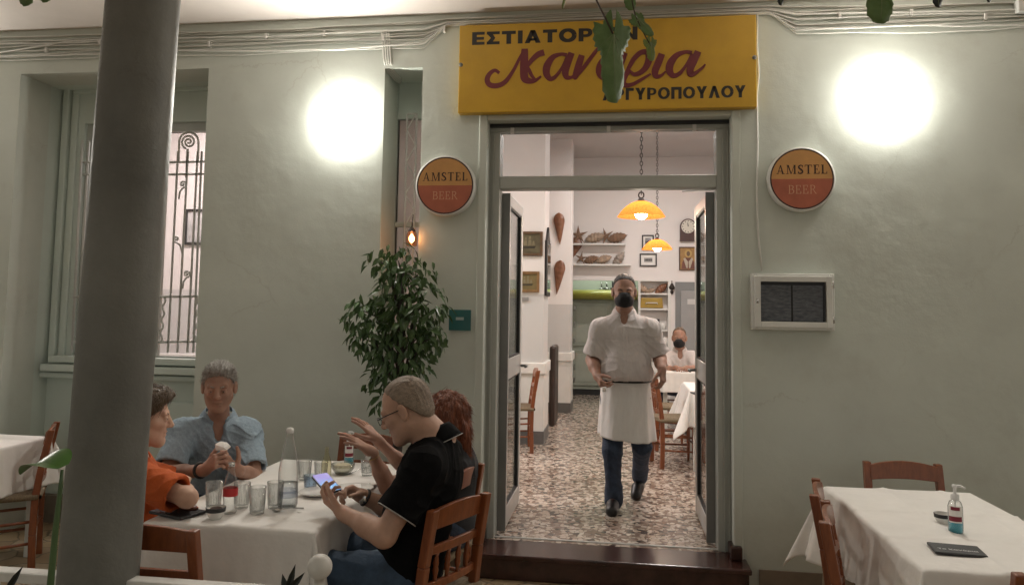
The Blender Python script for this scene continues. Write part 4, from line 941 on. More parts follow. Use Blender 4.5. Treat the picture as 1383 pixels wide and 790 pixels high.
for i in range(4):
    dx = i*3.2
    cable([P(515+dx, 44, FY-.015), P(517+dx, 60, FY-.015), P(519+dx*.9, 84, FY-.012), P(523+dx, 96+i*.5, FY+.03), P(533+dx*.8, 108-i, FY+.16), P(541+dx*.3, 113-i*2, FY+.30)], .006, 'white cable bending down from the bundle into the narrow niche', 'cables entering the niche')
cable([P(1023, 18, FY-.012), P(1022, 60, FY-.012), P(1024.5, 100, FY-.012), P(1022, 130, FY-.012), P(1023, 200, FY-.012), P(1022, 262, FY-.012), P(1024, 320, FY-.012), P(1029, 366, FY-.03)], .0065, 'thin white cable running down the wall from the yellow sign to the menu box')
clp = MB()
for x in np.arange(-8.3, 7.4, .42):
    if X0-.1 < x < X1+.1: continue
    z = 3.47+.03*math.sin(x*5); clp.box((x-.007, FY-.032, z-.012), (x+.007, FY, z+.025))
props(clp.build('cable_clips', M_TRIM), 'row of small white clips holding the cable bundle to the wall', 'cable clips', kind='stuff')

# little lantern in front of the niche
lc = P(556, 322, FY-.03)
ln = thing('niche_lantern', 'small lit amber lantern hanging in the narrow niche', 'lantern', lc)
MB().lathe([(.034, -.05), (.038, -.02), (.034, .03), (.022, .05)], lc, 14).build('glass_shade', thin_glass('amber_glass', (1.0, .62, .40), .1), ln, True, world=True)
MB().lathe([(.0, .075), (.012, .07), (.024, .052), (.026, .045)], lc, 12).tube([lc+A3(0, 0, .07), lc+A3(0, .02, .16)], .004, 6).build('cap', M_CHARC, ln, True, world=True)
MB().lathe([(.001, -.03), (.016, -.015), (.018, .005), (.001, .03)], lc, 12).build('bulb', emit('lantern_bulb', (1.0, .62, .32), 14), ln, True, world=True)

# ------------------------------------------------------------------ column, railing
ca, cb_ = P(112.5, 395, 2.4), P(215, 395, 2.4); cxm = (ca[0]+cb_[0])/2; cr_ = (cb_[0]-ca[0])/2*.83
colb = MB().lathe([(cr_*(1.06-.05*z/3.6)*(1+.006*math.sin(z*9)), z) for z in np.linspace(0, ZC, 40)], (cxm, 2.4, 0), 40)
colb.v = [(x+.026*(z-1.7), y, z) for x, y, z in colb.v]      # the old column leans a little
props(colb.build('column', M_COL, None, True), 'round grey painted column in the foreground left of the front table', 'column')
tb = math.atan2(1, 1)
rl = thing('railing', 'low white railing with a ball-topped end post in the foreground', 'railing', (-1.9, 2.4, 0))
rz_ = .726; bx_ = P(432, 765, 2.4)[0]
MB().box((-3.6, 2.372, rz_-.035), (bx_-.03, 2.428, rz_)).build('top_rail', M_RAILP, rl, bevel=.006, world=True)
MB().box((-3.6, 2.38, .10), (bx_-.03, 2.42, .14)).build('bottom_rail', M_RAILP, rl, bevel=.004, world=True)
for x in np.arange(-3.5, bx_-.1, .155):
    if abs(x-cxm) < cr_+.02: continue
    MB().box((x-.011, 2.389, .14), (x+.011, 2.411, rz_-.035)).build('baluster', M_RAILP, rl, world=True)
np_ = MB().box((bx_-.035, 2.365, 0), (bx_+.035, 2.435, .70)); np_.build('end_post', M_RAILP, rl, bevel=.006, world=True)
zb_ = P(432, 765, 2.4)[2]
MB().lathe([(.046, .70), (.048, .715), (.030, .725), (.017, .742), (.016, zb_-.036)]+[(.0395*math.sin(a), zb_-.0395*math.cos(a)) for a in np.linspace(.42, PI, 16)], (bx_, 2.4, 0), 28).build('ball_finial', M_RAILP, rl, True, world=True)

# ------------------------------------------------------------------ furniture builders
def make_chair(label, group):
    t = thing('taverna_chair', label, 'chair', (0, 0, 0), 0, group)
    for q in (-1, 1):
        pth = [(q*.190, -.185, 0), (q*.188, -.178, .22), (q*.186, -.182, .44), (q*.183, -.205, .62), (q*.180, -.245, .845)]
        m = MB(); hw, hd = .0185, .020
        for (p0, p1) in zip(pth[:-1], pth[1:]):
            m.hexa([(p0[0]-hw, p0[1]-hd, p0[2]), (p0[0]+hw, p0[1]-hd, p0[2]), (p0[0]+hw, p0[1]+hd, p0[2]), (p0[0]-hw, p0[1]+hd, p0[2]),
                    (p1[0]-hw, p1[1]-hd, p1[2]), (p1[0]+hw, p1[1]-hd, p1[2]), (p1[0]+hw, p1[1]+hd, p1[2]), (p1[0]-hw, p1[1]+hd, p1[2])])
        m.build('rear_post', M_WOODCH, t, bevel=.005)
    for q in (-1, 1):
        MB().lathe([(.013, 0), (.017, .1), (.019, .3), (.018, .40), (.020, .47), (.012, .478)], (q*.205, .19, 0), 12, cap=True).build('front_leg', M_WOODCH, t, True)
    def yb(z): return -.182-(z-.44)*.06-max(0, z-.62)*.09
    def rail(name, z0, z1, arch, th=.020, bow=.018):
        m = MB(); n = 12; vs = []; fs = []
        for i in range(n+1):
            u = i/n; x = -.172+.344*u; b = 4*u*(1-u)
            for (dy, zz) in ((-th/2, z0+arch*.35*b), (-th/2, z1+arch*b), (th/2, z1+arch*b), (th/2, z0+arch*.35*b)): vs.append((x, yb(zz)+dy-bow*b, zz))
        for i in range(n):
            for k in range(4): fs.append((4*i+k, 4*i+(k+1) % 4, 4*i+4+(k+1) % 4, 4*i+4+k))
        fs += [(0, 1, 2, 3), (4*n+3, 4*n+2, 4*n+1, 4*n)]
        m.add(vs, fs).build(name, M_WOODCH, t, bevel=.004)
    rail('top_rail', .755, .832, .022); rail('back_rail', .655, .690, .006); rail('back_rail', .515, .548, .0)
    for x in (-.105, -.035, .035, .105):
        m = MB(); pts = []; rr = []
        for u in np.linspace(0, 1, 9): z = .548+(.657-.548)*u; b = 1-(x/.172)**2; pts.append((x, yb(z)-.018*b, z)); rr.append(.0075+.0045*math.sin(u*PI)+.002*math.cos(u*6*PI))
        m.tube(pts, rr, 8).build('spindle', M_WOODCH, t, True)
    def seat(u, v):
        x, y = (u-.5), (v-.5); w_ = .43-.03*(1-v)
        s = max(0, 1-(2*abs(x))**6)*max(0, 1-(2*abs(y))**6)
        return (x*w_, y*.41+.005, .455+.016*s-.016*math.exp(-(x*x+y*y)*14)+.0025*math.sin((u if abs(x) > abs(y) else v)*170))
    m = MB().grid(seat, 28, 28); m.grid(lambda u, v: (seat(u, v)[0], seat(u, v)[1], .432), 4, 4)
    rim = [seat(u, v) for u, v in [(i/28, 0) for i in range(29)]+[(1, i/28) for i in range(1, 29)]+[(1-i/28, 1) for i in range(1, 29)]+[(0, 1-i/28) for i in range(1, 29)]]
    m.tube([(x, y, .446) for x, y, z in rim], .017, 8, caps=False); m.build('rush_seat', M_RUSH, t, True)
    for q in (-1, 1):
        for z in (.17, .30): MB().tube([(q*.188, -.18, z), (q*.205, .19, z-.015)], .0095, 8).build('stretcher', M_WOODCH, t, True)
    for z in (.20, .33): MB().tube([(-.205, .19, z), (.205, .19, z)], .0095, 8).build('stretcher', M_WOODCH, t, True)
    MB().tube([(-.188, -.18, .24), (.188, -.18, .24)], .0095, 8).build('stretcher', M_WOODCH, t, True)
    return t
GCH = 'wooden taverna chairs with rush seats'
chair0 = make_chair('chair', GCH); used = [False]
def chair(x, y, face, label, z=0.0):
    # face: direction the sitter looks, degrees from +X
    o = chair0 if not used[0] else copy_tree(chair0); used[0] = True
    o.location = (x, y, z); o.rotation_euler = (0, 0, math.radians(face-90)); o['label'] = label; return o
def table(x0, x1, y0, y1, label, z=.745, zb=0.0):
    t = thing('dining_table', label, 'table', ((x0+x1)/2, (y0+y1)/2, zb), 0, 'square-legged dining tables')
    box('tabletop', (x0, y0, z-.03), (x1, y1, z), M_WHITEP, t, .003)
    for x in (x0+.05, x1-.05):
        for y in (y0+.06, y1-.06): box('leg', (x-.025, y-.025, zb), (x+.025, y+.025, z-.031), M_WHITEP, t, .004)
    return t
def tablecloth(x0, x1, y0, y1, z, drop, label, seed=0, fold=.022, creases=((), ())):
    rg = np.random.RandomState(seed); ph = rg.rand(8)*6.3
    W_, D_ = x1-x0, y1-y0; st = .0135
    us = np.arange(-drop, W_+drop+1e-6, st); vs_ = np.arange(-drop, D_+drop+1e-6, st); V = []
    for u in us:
        for v in vs_:
            ou = -u if u < 0 else (u-W_ if u > W_ else 0); ov = -v if v < 0 else (v-D_ if v > D_ else 0)
            su = -1 if u < 0 else 1; sv = -1 if v < 0 else 1
            cu, cv = min(max(u, 0), W_), min(max(v, 0), D_)
            if ou == 0 and ov == 0:
                zz = z+.0012*math.sin(u*11+v*7+ph[0])+.0009*math.sin(u*23-v*17+ph[1])
                for c in creases[0]: zz += .009*math.exp(-abs(u-c*W_)/.022)
                for c in creases[1]: zz += .009*math.exp(-abs(v-c*D_)/.022)
                V.append((x0+u, y0+v, zz)); continue
            r_ = math.hypot(ou, ov); s_ = cv if ou > ov else cu; R0 = .012
            if ou > 0 and ov > 0:
                phi = math.atan2(ov, ou); t = r_/drop; a = r_*(.10+.36*math.sin(2*phi)**2)
                wv = .012*t*math.sin(phi*9+ph[2])
                hx, hy = su*(a*math.cos(phi*.9+.08)+.006+wv), sv*(a*math.sin(phi*.9+.08)+.006-wv)
                dz = r_*(1-.07*math.sin(2*phi)**2)
            else:
                e_ = ou+ov; t = e_/drop; L = D_ if ou > 0 else W_; sg = (su if ou > 0 else sv)
                near = math.exp(-min(s_, L-s_)/.16)
                f_ = fold*t**.8*(math.sin(s_*13+ph[3]+sg)+.6*math.sin(s_*29+ph[4]*sg+1.5*t)+.25*math.sin(s_*57+ph[5]))*(.35+.65*abs(math.sin(s_*2.3+ph[6])))
                out = .006+.035*t+f_*.6+.055*t*near+.004*math.sin(s_*80)*t
                hx, hy = (su*out, .01*math.sin(s_*9+t*2)*t) if ou > 0 else (.01*math.sin(s_*9+t*2)*t, sv*out); dz = e_
            b = min(1, r_/R0); dz = dz-R0*.5*b if r_ > R0 else r_*.5
            V.append((x0+cu+hx*b, y0+cv+hy*b, z-dz))
    nv_ = len(vs_); fs = [(i*nv_+j, (i+1)*nv_+j, (i+1)*nv_+j+1, i*nv_+j+1) for i in range(len(us)-1) for j in range(nv_-1)]
    o = MB().add(V, fs).build('tablecloth', M_CLOTH, None, True); so = o.modifiers.new('thick', 'SOLIDIFY'); so.thickness = .0018; so.offset = 1
    return props(o, label, 'tablecloth', 'white tablecloths')
TZ = .752
T1 = (-1.90, -1.185, 2.925, 4.22); T2 = (1.066, 1.755, 2.895, 4.165)
table(*T1, 'dining table set for four under the white cloth behind the column')
table(*T2, 'empty dining table under the white cloth at the right')
tablecloth(*T1, TZ, .42, 'white tablecloth under the bottles and glasses of the four diners', 1, .016, ((.5,), (.55,)))
tablecloth(*T2, TZ, .36, 'white tablecloth with crossed creases on the empty right table', 5, .042, ((.40, .80), (.30, .62)))
T3x = P(47, 588, 4.45)[0]; T3 = (T3x-.75, T3x-.01, 4.0, 4.60)
table(*T3, 'dining table under white cloth at the left edge, below the window')
tablecloth(*T3, TZ, .30, 'white tablecloth on the table at the far left edge', 9, .014)
chair(-1.66, 2.80, 90, 'empty chair at the near end of the diners\' table, beside the column')
chair(-.86, 3.24, 155, 'chair under the man in the black polo shirt')
chair(-.97, 3.77, 168, 'chair under the auburn-haired diner')
chair(-1.52, 4.36, -92, 'empty chair at the far end of the diners\' table, in front of the ficus')
chair(-2.07, 3.24, -8, 'chair under the diner in the orange shirt')
chair(-2.16, 3.99, -40, 'chair under the man in the blue shirt')
chair(-3.78, 4.34, 214, 'chair at the far left table with its rush seat showing')
chair(1.07, 3.22, -15, 'nearer of the two chairs on the left side of the right table')
chair(1.14, 3.66, -15, 'farther of the two chairs on the left side of the right table')
chair(1.52, 4.16, -90, 'chair at the far end of the right table, against the wall')
chair(1.42, 2.86, 90, 'chair post showing at the near end of the right table, at the picture edge')

# ------------------------------------------------------------------ interior furniture and decor
t4 = dict(x0=P(935, 540, 7.4)[0], y0=7.25)
tx0 = t4['x0']-.02
table(tx0, tx0+.75, 7.3, 8.1, 'small dining table inside the door on the right', TZ, ZF)
tablecloth(tx0, tx0+.75, 7.3, 8.1, TZ+ZF, .34, 'white tablecloth with a pointed corner on the table inside the door', 3, .02)
my0 = 9.35
tm0 = P(893, 500, my0)[0]
table(tm0, tm0+1.2, my0, my0+.65, 'dining table in front of the seated masked man', TZ, ZF)
tablecloth(tm0, tm0+1.2, my0, my0+.65, TZ+ZF, .24, 'white tablecloth in front of the seated masked man', 4, .008)
chair(P(913, 600, 7.55)[0]+.0, 7.62, 12, 'nearer chair inside the door beside the pointed tablecloth', ZF)
chair(P(897, 600, 8.5)[0]+.06, 8.55, 10, 'farther chair inside the door, behind the walking waiter\'s hand', ZF)
chair(P(699, 600, 7.95)[0]-.06, 8.05, 190, 'chair against the first white pier inside the door', ZF)
chair(tm0+.30, 10.35, -90, 'chair under the seated masked man', ZF)
a, b = P(742.5, 467, 9.75), P(749.5, 568, 9.75)
props(box('upright_board', (a[0]-.0, 9.7, ZF), (b[0], 10.25, a[2]), mat('dark_board', (.045, .028, .022), .4, .2), None, .03), 'dark brown upright board standing between the two white piers', 'board')
pl = P(705, 403.5, 8.43)
props(box('name_plate', (pl[0]-.075, 8.432-.012, pl[2]-.018), (pl[0]+.075, 8.4395, pl[2]+.018), mat('plate_grey', (.26, .25, .24), .4, .1), None, .003), 'small grey plate on the pier below the ship paintings', 'plate')
M_OLDFR = mat('old_frame', (.10, .055, .025), .5, .3, 14); M_BLKFR = mat('black_frame', (.015, .012, .012), .4, .2)
def picture(x0, y0, x1, y1, Y, label, cat, fm, canvas, fw=.025, detail=None, group=None, mat_w=0.0):
    a, b = P(x0, y0, Y), P(x1, y1, Y); t = thing('framed_picture', label, cat, ((a[0]+b[0])/2, Y, b[2]), 0, group)
    q = MB()
    for (p0, p1) in (((a[0], b[2]), (a[0]+fw, a[2])), ((b[0]-fw, b[2]), (b[0], a[2])), ((a[0]+fw, a[2]-fw), (b[0]-fw, a[2])), ((a[0]+fw, b[2]), (b[0]-fw, b[2]+fw))): q.box((p0[0], Y-.03, p0[1]), (p1[0], Y-.001, p1[1]))
    q.build('frame', fm, t, bevel=.004, world=True)
    ia, ib = (a[0]+fw, b[2]+fw), (b[0]-fw, a[2]-fw)
    if mat_w:
        box('mount', (ia[0], Y-.012, ia[1]), (ib[0], Y-.002, ib[1]), M_PAPER, t); ia = (ia[0]+mat_w, ia[1]+mat_w); ib = (ib[0]-mat_w, ib[1]-mat_w)
    box('picture', (ia[0], Y-.016, ia[1]), (ib[0], Y-.003, ib[1]), canvas, t)
    if detail: detail(t, ia, ib, Y-.017)
    return t
M_SHIPBG = mat('old_canvas', (.075, .062, .035), .45, .35, 9, col2=(.14, .115, .06)); M_SHIPBG2 = mat('old_canvas_gold', (.13, .095, .035), .45, .35, 9, col2=(.20, .15, .06))
M_SHIP = mat('ship_dark', (.035, .028, .018), .5, .2); M_SAIL = mat('ship_sail', (.20, .17, .10), .5, .2)
def ship(t, a, b, y):
    W_, H_ = b[0]-a[0], b[1]-a[1]; F = lambda u, v: (a[0]+u*W_, a[1]+v*H_); o = A3(0, y, 0)
    MB().prism([F(.22, .26), F(.74, .26), F(.82, .38), F(.18, .36)], o, ux, uz, .001).build('hull', M_SHIP, t, world=True)
    s_ = MB()
    for u0, u1, v0, v1 in ((.24, .40, .40, .66), (.27, .38, .69, .84), (.44, .60, .40, .70), (.46, .58, .73, .90), (.63, .75, .42, .64)): s_.prism([F(u0, v0), F(u1, v0+.02), F(u1-.02, v1), F(u0+.03, v1)], o, ux, uz, .001)
    s_.build('sails', M_SAIL, t, world=True)
picture(697.5, 313, 733, 346, 8.44, 'darker painting of a sailing ship, upper of the two on the pier', 'painting', M_OLDFR, M_SHIPBG, .03, ship, 'ship paintings on the pier')
picture(697, 366.5, 728.5, 395, 8.44, 'golden painting of a sailing ship, lower of the two on the pier', 'painting', mat('gold_frame', (.20, .11, .04), .4, .25, 14), M_SHIPBG2, .03, ship, 'ship paintings on the pier')
# mirror on the inner flank of the first pier
mz0, mz1 = P(738, 400, 8.7)[2], P(738, 326, 8.7)[2]
mr = thing('wall_mirror', 'narrow dark framed mirror on the flank of the first white pier', 'mirror', (x1p, 8.7, mz0))
MB().box((x1p+.001, 8.5, mz0), (x1p+.03, 8.95, mz1)).prism([(8.55, mz1), (8.90, mz1), (8.78, mz1+.10), (8.725, mz1+.17), (8.67, mz1+.10)], (x1p+.002, 0, 0), (0, 1, 0), (0, 0, 1), .026).build('frame', M_BLKFR, mr, bevel=.01, world=True)
MB().box((x1p+.0305, 8.54, mz0+.05), (x1p+.033, 8.91, mz1-.04)).build('glass', mat('mirror_silver', (.6, .6, .6), .05, .02, metal=1.0), mr, world=True)
M_GREYPIC = mat('grey_photo', (.18, .175, .17), .3, .6, 7, col2=(.42, .41, .40)); M_DKPIC = mat('dark_photo', (.07, .07, .075), .3, .5, 8, col2=(.3, .3, .3))
def figs(t, a, b, y):
    W_, H_ = b[0]-a[0], b[1]-a[1]; q = MB()
    for u in (.12, .28, .42, .58, .72, .88): q.prism([(a[0]+(u-.06)*W_, a[1]+.30*H_), (a[0]+(u+.06)*W_, a[1]+.30*H_), (a[0]+(u+.05)*W_, a[1]+.62*H_), (a[0]+u*W_, a[1]+.74*H_), (a[0]+(u-.05)*W_, a[1]+.62*H_)], (0, y, 0), ux, uz, .001)
    q.build('figures', M_BLKFR, t, world=True)
picture(252, 283, 277, 331, 8.44, 'dark framed picture seen through the barred window', 'framed photo', M_BLKFR, mat('window_photo', (.22, .22, .22), .3, .5, 3, col2=(.75, .73, .72)), .03)
picture(867, 317.5, 883, 338, BY, 'upper black framed photo with two dark figures, partly behind the far pendant lamp', 'framed photo', M_BLKFR, M_DKPIC, .02, figs, 'black framed photos', .03)
picture(864, 342.5, 887, 360, BY, 'lower black framed group photo under the far pendant lamp', 'framed photo', M_BLKFR, M_GREYPIC, .02, figs, 'black framed photos', .05)
picture(949, 329, 957, 355, BY, 'narrow framed picture beside the icon, half hidden by the door leaf', 'framed photo', M_BLKFR, M_INGREY, .015)
M_ICON = mat('icon_gold', (.30, .165, .045), .4, .25, 8)
def saint(t, a, b, y):
    W_, H_ = b[0]-a[0], b[1]-a[1]; F = lambda u, v: (a[0]+u*W_, a[1]+v*H_); o = A3(0, y, 0)
    MB().prism([F(.08, .02), F(.92, .02), F(.86, .34), F(.68, .54), F(.32, .54), F(.14, .34)], o, ux, uz, .0008).build('robe', mat('icon_robe', (.14, .045, .03), .5, .2, 9), t, world=True)
    MB().prism([F(.5+.27*math.cos(q)*H_/W_*.62, .74+.18*math.sin(q)) for q in np.linspace(0, 2*PI, 26)[:-1]], o, ux, uz, .0006).build('halo', mat('icon_halo', (.42, .27, .08), .35, .1), t, world=True)
    MB().prism([F(.5+.11*math.cos(q), .73+.12*math.sin(q)) for q in np.linspace(0, 2*PI, 20)[:-1]], o, ux, uz, .0016).build('face', mat('icon_face', (.13, .075, .04), .5, .1), t, world=True)
    s_ = MB()
    for sg_ in (-1, 1): s_.prism([F(.5+sg_*.04, .06), F(.5+sg_*.12, .06), F(.5+sg_*.30, .50), F(.5+sg_*.20, .54), F(.5+sg_*.02, .36)][::1 if sg_ > 0 else -1], o, ux, uz, .0014)
    s_.build('stole', mat('icon_stole', (.42, .36, .28), .5, .1), t, world=True)
picture(917, 333.5, 942, 365.5, BY, 'wooden icon of a robed haloed figure below the wall clock', 'icon', mat('icon_frame', (.07, .03, .015), .4, .2), M_ICON, .018, saint)
# clock
a, b = P(918, 296, BY), P(940, 326, BY); cxk = (a[0]+b[0])/2; Rk = (b[0]-a[0])/2
ck = thing('wall_clock', 'dark wooden wall clock with an arched top and a pale dial', 'clock', (cxk, BY, b[2]))
MB().prism([(-Rk, 0), (Rk, 0), (Rk, a[2]-b[2]-Rk)]+[(Rk*math.cos(q), a[2]-b[2]-Rk+Rk*math.sin(q)) for q in np.linspace(0, PI, 22)][1:-1]+[(-Rk, a[2]-b[2]-Rk)], (cxk, BY-.001, b[2]), ux, uz, .06).build('case', mat('clock_wood', (.055, .016, .012), .35, .25), ck, world=True)
zk = a[2]-Rk; yk = BY-.063
MB().prism([(Rk*.84*math.cos(q), Rk*.84*math.sin(q)) for q in np.linspace(0, 2*PI, 40)[:-1]], (cxk, yk, zk), ux, uz, .004).build('dial', mat('dial_cream', (.62, .58, .50), .4, .06), ck, world=True)
q = MB()
for k in range(12):
    an = k*PI/6; c_, s_ = math.cos(an), math.sin(an); q.prism([(c_*Rk*.62-s_*.006, s_*Rk*.62+c_*.006), (c_*Rk*.62+s_*.006, s_*Rk*.62-c_*.006), (c_*Rk*.76+s_*.006, s_*Rk*.76-c_*.006), (c_*Rk*.76-s_*.006, s_*Rk*.76+c_*.006)], (cxk, yk-.004, zk), ux, uz, .001)
q.build('hour_marks', M_BLKFR, ck, world=True)
for L_, an in ((.45, 1.62), (.66, 1.75)): MB().prism([(-.007*math.sin(an), .007*math.cos(an)), (.007*math.sin(an), -.007*math.cos(an)), (L_*Rk*math.cos(an), L_*Rk*math.sin(an))], (cxk, yk-.006, zk), ux, uz, .001).build('hand', M_BLKFR, ck, world=True)
# shells
M_PEN = mat('pen_shell', (.11, .038, .018), .3, .6, 16, col2=(.25, .11, .055), stretch=(1, 1, .4), bump=.5, bscale=40); M_PALESH = mat('pale_shell', (.33, .24, .17), .45, .4, 20, bump=.5, bscale=50); M_STARF = mat('starfish_skin', (.20, .12, .075), .8, .3, 40, bump=.6, bscale=90)
def pen_shell(c, L, wd, tilt, label, m=M_PEN, cat='shell', group=None, toward=(0, -1, 0)):
    ax = A3(math.sin(tilt), 0, math.cos(tilt)); sd = A3(math.cos(tilt), 0, -math.sin(tilt)); ot = A3(*toward)
    def f(u, v):
        t = u; w_ = wd*(t/.74)**.85 if t < .74 else wd*math.sqrt(max(0, 1-((t-.74)/.262)**2)); w_ = max(w_, .004); an = 2*PI*v
        return np.array(c)+ax*(L*(t-.5))+sd*w_*math.cos(an)+ot*(.035*max(0, math.sin(an))*w_/wd+.002+.004*math.sin(t*40)*max(0, math.sin(an)))
    return props(MB().grid(f, 22, 18).build('pen_shell', m, None, True), label, cat, group)
pen_shell(P(755.5, 309, 11.03), .47, .083, -.05, 'upper large brown pen shell on the second white pier', group='pen shells on the pier')
pen_shell(P(754.5, 374.5, 11.03), .50, .083, .10, 'lower large brown pen shell with a pale streak on the second white pier', group='pen shells on the pier')
def wshelf(y, x0, x1, label):
    a, b = P(x0, y, BY-.1), P(x1, y, BY-.1)
    return props(box('wall_shelf', (a[0], BY-.20, a[2]-.03), (b[0], BY-.001, a[2]-.002), M_TRIM, None, .004), label, 'shelf', 'white shelves of shells'), a[2]
_, zs1 = wshelf(329, 770, 845, 'upper white wall shelf of shells and starfish'); _, zs2 = wshelf(356.5, 770, 852, 'lower white wall shelf of shells and starfish')
def starfish(px, z, r, label, rot=.3):
    c = A3(P(px, 340, BY-.1)[0], BY-.08, z+r*.82); pts = []
    for k in range(10): rr = r if k % 2 == 0 else r*.27; an = PI/2+k*PI/5+rot*.15; pts.append((rr*math.cos(an), rr*math.sin(an)))
    m = MB(); m.add([c+A3(0, -.025, 0)]+[c+A3(a, -.006, b) for a, b in pts]+[c+A3(0, .006, 0)]+[c+A3(a, .0, b) for a, b in pts], [(0, 1+k, 1+(k+1) % 10) for k in range(10)]+[(11, 12+(k+1) % 10, 12+k) for k in range(10)]+[(1+k, 12+k, 12+(k+1) % 10, 1+(k+1) % 10) for k in range(10)])
    return props(m.build('starfish', M_STARF, None), label, 'starfish')
starfish(781, zs1, .17, 'largest starfish, at the left end of the upper shelf'); starfish(818, zs1, .15, 'starfish in the middle of the upper shelf', 2); starfish(785, zs2, .12, 'small starfish at the left end of the lower shelf', -1)
def conch(px, z, L, label, m=M_PALESH, rot=.25):
    c = A3(P(px, 340, BY-.1)[0], BY-.09, z)
    def f(u, v):
        t = u; r_ = L*.30*math.sin(min(1, t*1.05)**.7*PI)**.8*(.5+.6*t)+.003; an = 2*PI*v; ri = 1+.10*math.sin(t*38+an)
        x = L*(t-.5); return c+A3(x*math.cos(rot)-0*1, 0, 0)+A3(-r_*ri*math.cos(an)*math.sin(rot), -r_*.8*ri*math.sin(an), r_*ri*math.cos(an)*math.cos(rot)+x*math.sin(rot)+L*.30)
    return props(MB().grid(f, 26, 18).build('sea_shell', m, None, True), label, 'shell')
conch(804, zs1, .34, 'long pale shell between the starfish on the upper shelf'); conch(834, zs1, .34, 'mottled shell at the right end of the upper shelf', M_STARF)
conch(799, zs2, .26, 'small dark shell on the lower shelf', M_STARF, .3); conch(816, zs2, .28, 'long shell in the middle of the lower shelf', M_PALESH, .3); conch(836, zs2, .30, 'big round white and brown shell on the lower shelf', mat('round_shell', (.10, .055, .035), .4, .3, 4, col2=(.6, .55, .48)), .9)
pen_shell(A3(P(774, 340, BY-.1)[0], BY-.05, zs2+.23), .44, .11, .35, 'fan shaped brown shell leaning at the left end of the lower shelf')
z_ = P(880, 397, BY)[2]+.012
for px, L_, lb in ((870, .22, 'pale shell leaning left on the top board of the shelf unit'), (880, .15, 'small shell in the middle of the top board of the shelf unit'), (894, .26, 'brown shell leaning right on the top board of the shelf unit')): 
    s_ = conch(px, z_, L_, lb, M_PALESH if px != 894 else M_PEN, .7 if px > 885 else (-.6 if px < 875 else .2)); s_.location.y += .12
c0 = P(880, 416.5, BY-.0); yb_ = thing('yellow_case', 'mustard yellow handbag shaped case on the shelf unit', 'case', c0)
cw = P(897, 410, BY)[0]-P(866, 410, BY)[0]
MB().prism([(-cw/2, 0), (cw/2, 0), (cw/2*.93, .165), (-cw/2*.93, .165)], (c0[0], BY+.10, P(880, 417, BY)[2]+.012), ux, uz, .12).build('body', mat('mustard', (.34, .22, .03), .45, .15), yb_, bevel=.01, world=True)
MB().tube([(c0[0]-.09, BY-.028, c0[2]+.07), (c0[0]-.09, BY-.035, c0[2]+.09), (c0[0]+.09, BY-.035, c0[2]+.09), (c0[0]+.09, BY-.028, c0[2]+.07)], .008, 6).build('handle', M_TRIM, yb_, True, world=True)
for px, y_, h_, m_, lb in ((884, 446, .17, M_BLKC, 'dark box on the third board of the shelf unit'), (895, 446, .11, M_CERAM, 'white cup at the right of the third board of the shelf unit'), (898, 470, .16, M_CERAM, 'white jug on the lowest board of the shelf unit')):
    c_ = A3(P(px, y_, BY)[0], BY+.05, P(px, y_, BY)[2]+.012)
    props((MB().box(c_+A3(-.08, -.04, 0), c_+A3(.08, .04, h_)) if m_ is M_BLKC else MB().lathe([(0, 0), (.045, 0), (.06, h_*.5), (.05, h_), (.04, h_), (.045, h_*.5), (0, .02)], c_, 16)).build('box' if m_ is M_BLKC else 'cup', m_, None, m_ is not M_BLKC), lb, 'box' if m_ is M_BLKC else 'cup')
k_ = P(907.5, 385, BY); wc = thing('wind_chime', 'small dark hanging ornament on the white wall beside the grey door', 'ornament', k_)
MB().tube([P(907.5, 379, BY-.02), P(907.5, 398, BY-.02)], .006, 6).lathe([(0, .05), (.02, .03), (.05, -.03), (.03, -.06), (0, -.05)], P(907.5, 386, BY-.03), 12).lathe([(0, .03), (.03, .01), (.02, -.03), (0, -.04)], P(907.5, 394, BY-.03), 10).build('bell', M_CHARC, wc, True, world=True)
# drawer cabinet
a, b = P(866, 484, 12.0), P(906, 546, 12.0); dc = thing('drawer_cabinet', 'white cabinet with drawers beside the masked man', 'cabinet', (a[0], 12.0, ZF))
box('carcass', (a[0]-.1, 12.02, ZF+.10), (b[0], 12.49, a[2]-.03), M_TRIM, dc); box('top', (a[0]-.12, 11.98, a[2]-.029), (b[0]+.02, 12.49, a[2]), M_CERAM, dc, .004); box('plinth', (a[0]-.08, 12.05, ZF), (b[0]-.02, 12.4, ZF+.099), M_BLACK, dc)
zt_ = a[2]-.05
for i in range(3):
    h_ = .17 if i < 2 else (zt_-.36-ZF-.12)
    z1_ = zt_-.18*i; d_ = MB().box((a[0]-.08, 11.995, z1_-h_), (b[0]-.02, 12.02, z1_)).build('drawer', M_TRIM, dc, bevel=.006, world=True)
    MB().lathe([(.0, .0), (.014, .0), (.018, .02), (.0, .028)], (b[0]-.16, 11.995, z1_-min(.08, h_*.5)), 12, 'y').build('knob', M_GOLD, d_, True, world=True)
props(box('blue_box', (P(877, 480, 12.1)[0]-.10, 12.05, a[2]+.001), (P(877, 480, 12.1)[0]+.10, 12.2, a[2]+.13), mat('blue_pack', (.02, .07, .22), .5, .2), None, .01), 'dark blue packet on top of the white drawer cabinet', 'packet')

